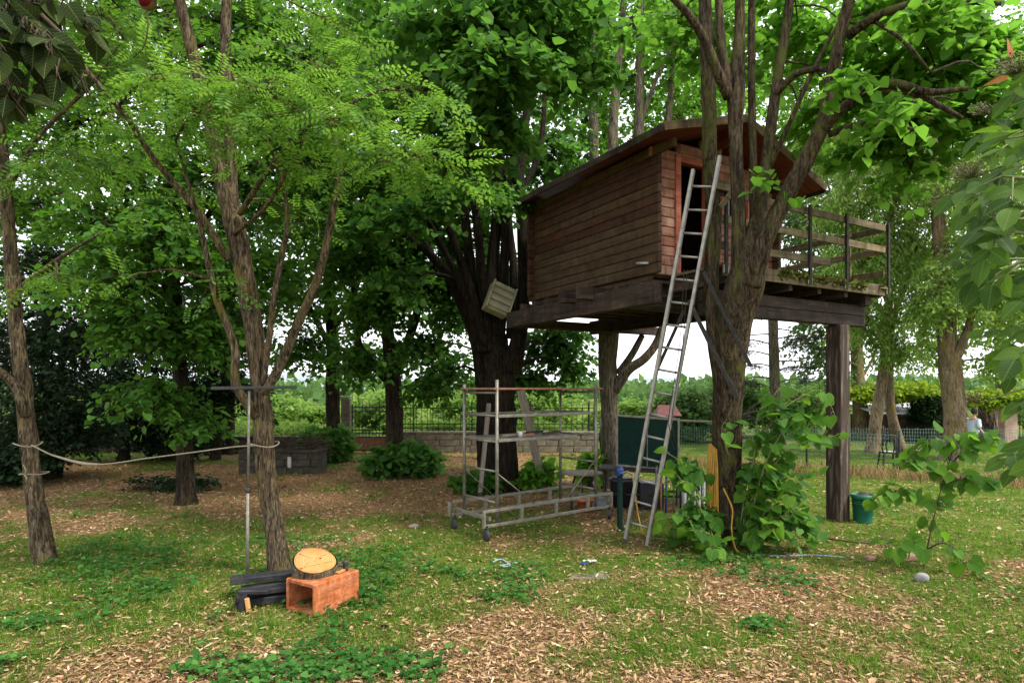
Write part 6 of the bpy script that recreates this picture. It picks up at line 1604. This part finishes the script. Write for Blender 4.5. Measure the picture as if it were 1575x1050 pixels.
for (px, py, Yd) in spots:
    p = PT(px, py, Yd)
    q = main[np.argmin(np.linalg.norm(main - p - (0, 0, -.15), axis=1))]
    if px > 1575 or rng.random() < .6:
        geo.append(tube([q, (q + p) / 2 + (0, 0, .06), p], [.009, .006, .004], 5, .12))
    d = unit(np.array([-.8 + rng.normal() * .25, -.05 + rng.normal() * .35, -.55 + rng.normal() * .3]))
    Lr = rng.uniform(.13, .2)
    e = p + d * Lr - (0, 0, .03)
    geo.append(tube([p, (p + e) / 2 + (0, 0, .01), e], [.004, .003, .002], 5, .08))
    sd = unit(np.cross(d, (0, -.3, 1)))
    up_ = unit(np.cross(sd, d)); up_ = up_ if up_[2] > 0 else -up_
    for (t, s) in ((.4, 1), (.4, -1), (.75, 1), (.75, -1), (1.0, 0)):
        o_ = p + d * Lr * t
        ld = unit(d * (.6 if s else 1) + sd * s * .85 + rng.normal(size=3) * .15 - np.array([0, 0, .15]))
        leaf_obj(eld, LS_ELDER, o_, ld, up_ + rng.normal(size=3) * .5 + (0, -.35, .2), rng.uniform(.065, .115), rng)
ico = np.array([(1, 0, 0), (-1, 0, 0), (0, 1, 0), (0, -1, 0), (0, 0, 1), (0, 0, -1)], float)
icf = np.array([(0, 2, 4), (2, 1, 4), (1, 3, 4), (3, 0, 4), (2, 0, 5), (1, 2, 5), (3, 1, 5), (0, 3, 5)])
for (px, py, Yd, r, n) in ((1556, 100, 2.3, .07, 130), (1484, 262, 2.5, .075, 150), (1452, 305, 2.6, .06, 110), (1510, 165, 2.5, .05, 70), (1495, 610, 2.7, .045, 70), (1540, 330, 2.2, .04, 60)):
    c = PT(px, py, Yd)
    P = c + unit(rng.normal(size=(n, 3))) * (rng.random((n, 1)) ** .5) * (r, r, r * .55)
    V = (P[:, None] + ico[None] * .0045).reshape(-1, 3); F = (icf[None] + (np.arange(n) * 6)[:, None, None]).reshape(-1, 3)
    mk('berry_cluster', V, [F], M['berry'], eld, True)
    root_ = c + (.02, 0, -.1)
    geo.append(twigs(np.repeat((c + (.03, 0, -.03))[None], n, 0), (P + c + (.03, 0, -.03)) / 2, P, np.full(n, .0012)))
    q = main[np.argmin(np.linalg.norm(main - c, axis=1))]
    geo.append(tube([q, (q + c) / 2 + (0, 0, .05), c + (.03, 0, -.03)], [.007, .005, .003], 5, .1))
for (px, py, d) in ((1554, 90, (.0, 0, 1)), (1552, 118, (-1, .2, -.25))):
    leaf_obj(eld, LS_ORANGE, PT(px, py, 2.28), np.array(d, float), (0, -1, .2), .085, rng)
mk('stem', *join(geo), M['green_twig'], eld, True)

# overhanging vine branch with leaves coloured dark as if backlit
rng = np.random.default_rng(64)
ov = thing('overhanging_vine', 'vine branch, leaves painted backlit-dark, with a red fruit hanging in from overhead', 'vine', (-2.7, 2.3, 0))
geo = [tube([(-2.7, 2.3, -.05), (-2.68, 2.3, 1.2), (-2.6, 2.3, 2.4), (-2.35, 2.3, 3.3), PT(-60, -40, 2.3), PT(60, 20, 2.3), PT(110, 80, 2.32), PT(135, 150, 2.35)], [.03, .028, .025, .02, .014, .01, .007, .003], 7, .12)]
for pts, n in (([PT(-40, -30, 2.3), PT(20, 30, 2.25), PT(70, 70, 2.2), PT(95, 130, 2.2)], 16), ([PT(-40, 20, 2.3), PT(-5, 90, 2.25), PT(20, 150, 2.2), PT(40, 175, 2.2)], 14), ([PT(-40, -30, 2.3), PT(50, 5, 2.35), PT(110, 20, 2.4), PT(150, 60, 2.4)], 12), ([PT(-60, -20, 2.3), PT(-20, 40, 2.1), PT(10, 80, 2.1)], 9), ([PT(-30, -10, 2.3), PT(40, 60, 2.3), PT(60, 120, 2.3), PT(55, 170, 2.3)], 12), ([PT(-60, 60, 2.3), PT(-20, 130, 2.2), PT(25, 165, 2.2), PT(45, 190, 2.2)], 9), ([PT(20, 10, 2.3), PT(80, 70, 2.35), PT(120, 110, 2.4), PT(140, 150, 2.4)], 9)):
    geo += leafy(ov, pts, .006, int(n * 1.9), .1, rng, LS_DARK, M['twig'], t0=.15, pet=.45, droop=.7, face=(0, -.6, .5))
rc = PT(226, 2, 2.3)
geo.append(tube([PT(-40, -40, 2.3), PT(90, -60, 2.3), PT(190, -40, 2.3), PT(222, -8, 2.3)], [.008, .006, .005, .003], 6, .1))
geo.append(tube([PT(222, -8, 2.3), PT(228, 40, 2.3), PT(220, 75, 2.32), PT(205, 90, 2.34)], [.003, .003, .0025, .0015], 5, .05))
mk('stem', *join(geo), M['twig'], ov, True)
mk('fruit', *lathe([(0, -.036), (.02, -.026), (.033, -.005), (.032, .015), (.018, .03), (0, .032)], 16, rc), M['red_leaf'], ov, True)
for (px, py, d) in ((236, -2, (1, 0, .0)), (212, -4, (-1, 0, .1)), (230, -8, (.4, -.5, .1))):
    leaf_obj(ov, LS_DARK, PT(px, py, 2.3), np.array(d, float), (0, -.5, .8), .06, rng)

# sucker bushes at the feet of the lindens
bush('sucker_bush', 'round leafy sucker bush at the foot of the forked linden by the gate', (-2.55, 14.4, .5), (.85, .6, .55), 330, M['linden'], .14, 10, .35, 201, tpl='heart6')
bush('sucker_bush', 'leafy sucker bush at the foot of the linden nearest the gate', (-5.2, 17.4, .5), (.75, .5, .55), 260, M['linden'], .15, 9, .35, 202, tpl='heart6')
bush('sucker_bush', 'small bright sucker bush between leaning plank and round grey table', (.55, 12.35, .35), (.32, .3, .35), 70, M['linden_light'], .13, 8, .3, 203, tpl='heart6')
bush('sucker_bush', 'dark low suckers at the foot of the massive linden', (-.75, 12.2, .25), (.6, .3, .28), 110, M['linden_dark'], .12, 9, .3, 204, tpl='heart6')
bush('sucker_bush', 'thin suckers beside the grey-barked linden under the cabin', (1.62, 12.8, .45), (.25, .25, .45), 40, M['linden_light'], .14, 7, .3, 205, tpl='heart6')
bush('sucker_bush', 'dark weeds along the litter below the evergreens', (-6.9, 12.5, .15), (1.3, .5, .2), 130, M['evergreen'], .1, 9, .3, 206, tpl='narrow', width=2)
bush('sucker_bush', 'dark ground shrub at the foot of the roped corner evergreens', (-11.0, 13.2, .4), (1.6, .7, .5), 300, M['evergreen'], .11, 10, .4, 207)

bush('evergreen_bush', 'dark evergreen bush against the low wall near the corner', (-13.0, 17.2, .8), (1.7, .8, .9), 380, M['evergreen'], .12, 12, .45, 211)
bush('evergreen_bush', 'dark evergreen bush against the low wall between the evergreens', (-9.8, 17.8, .7), (1.5, .7, .8), 340, M['evergreen'], .12, 12, .45, 212)
# ------------------------------------------------------------------ ground cover
rng = np.random.default_rng(71)
def spread(n, y0=3.4, y1=21.0, half=1.12, extra=.6):
    Y = y0 * (y1 / y0) ** rng.random(n)
    X = (rng.random(n) * 2 - 1) * (half * Y + extra)
    return X, Y
def litter_mat(name, stops, per=False):
    m, nt, out = new_mat(name)
    rnd = nt.nodes.new('ShaderNodeNewGeometry').outputs['Random Per Island']
    surf(nt, out, ramp(nt, stops, rnd), .9, .08)
    return m
M['litter'] = litter_mat('dry_leaf', [(0, (0.06, 0.033, 0.017)), (.25, (0.17, 0.096, 0.047)), (.55, (0.3, 0.185, 0.095)), (.9, (0.41, 0.275, 0.155)), (1, (0.56, 0.43, 0.28))])
M['grass'] = leaf_mat('grass_blade', [(0, (0.025, 0.07, 0.006)), (.5, (0.058, 0.13, 0.011)), (.85, (0.12, 0.2, 0.022)), (1, (0.32, 0.29, 0.1))], (0.2, 0.46, 0.025), .35, .65, False, .06, .5)
M['clover'] = leaf_mat('clover_leaf', [(0, (0.016, 0.062, 0.012)), (.5, (0.032, 0.11, 0.02)), (1, (0.07, 0.17, 0.035))], (0.13, 0.36, 0.04), .3, .65, False, .08, .7)
M['straw'] = litter_mat('dry_grass', [(0, (0.16, 0.085, 0.04)), (.5, (0.25, 0.15, 0.075)), (1, (0.36, 0.26, 0.13))])

X, Y = spread(235000)
g = green_mask(X, Y)
keep = (rng.random(len(X)) < np.clip(1.0 - .6 * g, .1, 1)) & ~((X > 2.0 + (20 - Y) * .8) & (Y > 15.2)) & (Y < 19.8)
X, Y = X[keep], Y[keep]; n = len(X)
a = rng.random(n) * 2 * np.pi
D = np.stack([np.cos(a), np.sin(a), rng.normal(size=n) * .22], 1)
N_ = np.stack([rng.normal(size=n) * .45, rng.normal(size=n) * .45, np.ones(n)], 1)
P = np.stack([X, Y, ground_z(X, Y) + .004 + .018 * rng.random(n)], 1)
half = rng.random(n) < .86
far = 1 + .03 * np.maximum(Y - 6, 0)
L_ = np.where(half, .022 + .05 * rng.random(n) ** 1.7, .02 + .028 * rng.random(n)) * far
nr = half & (Y < 7.0); fr_ = half & (Y >= 7.0)
p1 = scatter('bract', P[nr], D[nr], N_[nr], L_[nr] * 1.25, .4 + .5 * rng.random(nr.sum()))
p3_ = scatter('straw', P[fr_], D[fr_], N_[fr_], L_[fr_] * 1.25, .55 + .6 * rng.random(fr_.sum()))
big_ = np.where(rng.random((~half).sum()) < .06, 1.6, 1.0)
p2 = scatter('curl', P[~half], D[~half], N_[~half], L_[~half] * big_)
V, F = join([p1, p2, p3_])
lo = mk('leaf_litter', V, F, M['litter'])
tag(lo, 'dry brown linden leaves and bracts strewn over the ground', 'leaf litter', kind='stuff')

# grass tufts
X, Y = spread(60000)
g = green_mask(X, Y)
keep = (rng.random(len(X)) < np.clip(g * .95 + .16, 0, 1)) & (Y < 20.5)
X, Y = X[keep], Y[keep]; n = len(X); per = 7
tx = np.repeat(X, per) + rng.normal(size=n * per) * .03; ty = np.repeat(Y, per) + rng.normal(size=n * per) * .03
a = rng.random(n * per) * 2 * np.pi; ln = .25 + .75 * rng.random(n * per)
D = np.stack([np.cos(a) * ln, np.sin(a) * ln, np.ones(n * per) * 1.0], 1)
N_ = np.stack([-np.cos(a), -np.sin(a), ln], 1)
hgt = np.repeat(.03 + .065 * fbm(X * 1.1, Y * 1.1, 55, 3) * (.5 + rng.random(n)), per) * (.6 + .7 * rng.random(n * per))
wd = (.0045 + .0006 * np.maximum(ty - 4, 0)) / hgt
Pg = np.stack([tx, ty, ground_z(tx, ty) - .004], 1); ne = ty < 6.5
V, F = join([scatter('blade', Pg[ne], D[ne], N_[ne], hgt[ne], wd[ne]), scatter('spike', Pg[~ne], D[~ne], N_[~ne], hgt[~ne], wd[~ne] * 1.1)])
go = mk('grass', V, F, M['grass'])
tag(go, 'patchy green grass growing through the leaf litter', 'grass', kind='stuff')

# clover and creeping plants in the shade on the left
X, Y = spread(42000, 3.4, 11.0)
cl = np.exp(-(((X + 2.7) / 2.6) ** 2 + ((Y - 6.4) / 1.5) ** 2)) + .7 * np.exp(-(((X + 5) / 2.0) ** 2 + ((Y - 7.6) / 1.2) ** 2)) + .35 * np.exp(-(((X - 1.2) / 1.2) ** 2 + ((Y - 5.0) / .6) ** 2)) + .5 * np.exp(-(((X - 2.6) / .9) ** 2 + ((Y - 7.2) / .5) ** 2)) + .55 * np.exp(-(((X + 1.5) / 1.6) ** 2 + ((Y - 4.5) / .35) ** 2))
pt_ = fbm(X * 1.3 + 8, Y * 1.3, 91, 4)
keep = (cl * 1.1 + (pt_ - .5) * 3.2) > .5 + .6 * rng.random(len(X))
X, Y = X[keep], Y[keep]; n = len(X)
a0 = rng.random(n) * 2 * np.pi; h = .02 + .05 * rng.random(n)
Ps, Ds, Ns, Ls = [], [], [], []
for k in range(3):
    a = a0 + k * 2.094
    Ps.append(np.stack([X + np.cos(a) * .003, Y + np.sin(a) * .003, ground_z(X, Y) + h], 1)); Ds.append(np.stack([np.cos(a), np.sin(a), .12 * rng.normal(size=n)], 1))
    Ns.append(np.stack([rng.normal(size=n) * .3, rng.normal(size=n) * .3 - .15, np.ones(n)], 1)); Ls.append(.022 + .022 * rng.random(n))
pick = rng.random(n) < .6
kk = np.tile(pick, 3)
g1_ = scatter('round', np.concatenate(Ps)[kk], np.concatenate(Ds)[kk], np.concatenate(Ns)[kk], np.concatenate(Ls)[kk])
q_ = ~pick; m_ = q_.sum(); a_ = rng.random(m_) * 6.283
g2_ = scatter('heart6', np.stack([X[q_], Y[q_], ground_z(X[q_], Y[q_]) + .015 + .09 * rng.random(m_) ** 1.5], 1), np.stack([np.cos(a_), np.sin(a_), .3 * rng.normal(size=m_)], 1), np.stack([rng.normal(size=m_) * .5, rng.normal(size=m_) * .5 - .2, np.ones(m_)], 1), .025 + .04 * rng.random(m_))
V, F = join([g1_, g2_])
co = mk('clover', V, F, M['clover'])
tag(co, 'dark green clover carpet around the locust and clay block', 'clover', kind='stuff')

# small fallen twigs among the litter
X, Y = spread(700, 3.6, 14.0)
a_ = rng.random(700) * 6.283; l_ = .05 + .14 * rng.random(700)
P0 = np.stack([X, Y, ground_z(X, Y) + .02], 1); dd = np.stack([np.cos(a_) * l_, np.sin(a_) * l_, .03 * rng.normal(size=700)], 1)
tag(mk('twig_litter', *twigs(P0 - dd, P0 + rng.normal(size=P0.shape) * .012, P0 + dd, np.full(700, .0045)), M['twig']), 'small fallen twigs scattered through the leaf litter', 'twigs', kind='stuff')
# strip of tall dry grass along the wire fence
n = 3600
t = rng.random(n)
bx0, by0 = 4.0 + t * 7.0, 17.6 - t * 4.0
X = bx0 + rng.normal(size=n) * .3; Y = by0 + rng.normal(size=n) * .35 - .55
D = np.stack([rng.normal(size=n) * .3, rng.normal(size=n) * .3, np.ones(n)], 1)
V, F = scatter('blade', np.stack([X, Y, 0 * X], 1), D, rng.normal(size=(n, 3)), .1 + .28 * rng.random(n), .035)
tag(mk('dry_grass', V, F, M['straw']), 'strip of tall dry grass along the wire fence', 'dry grass', kind='stuff')
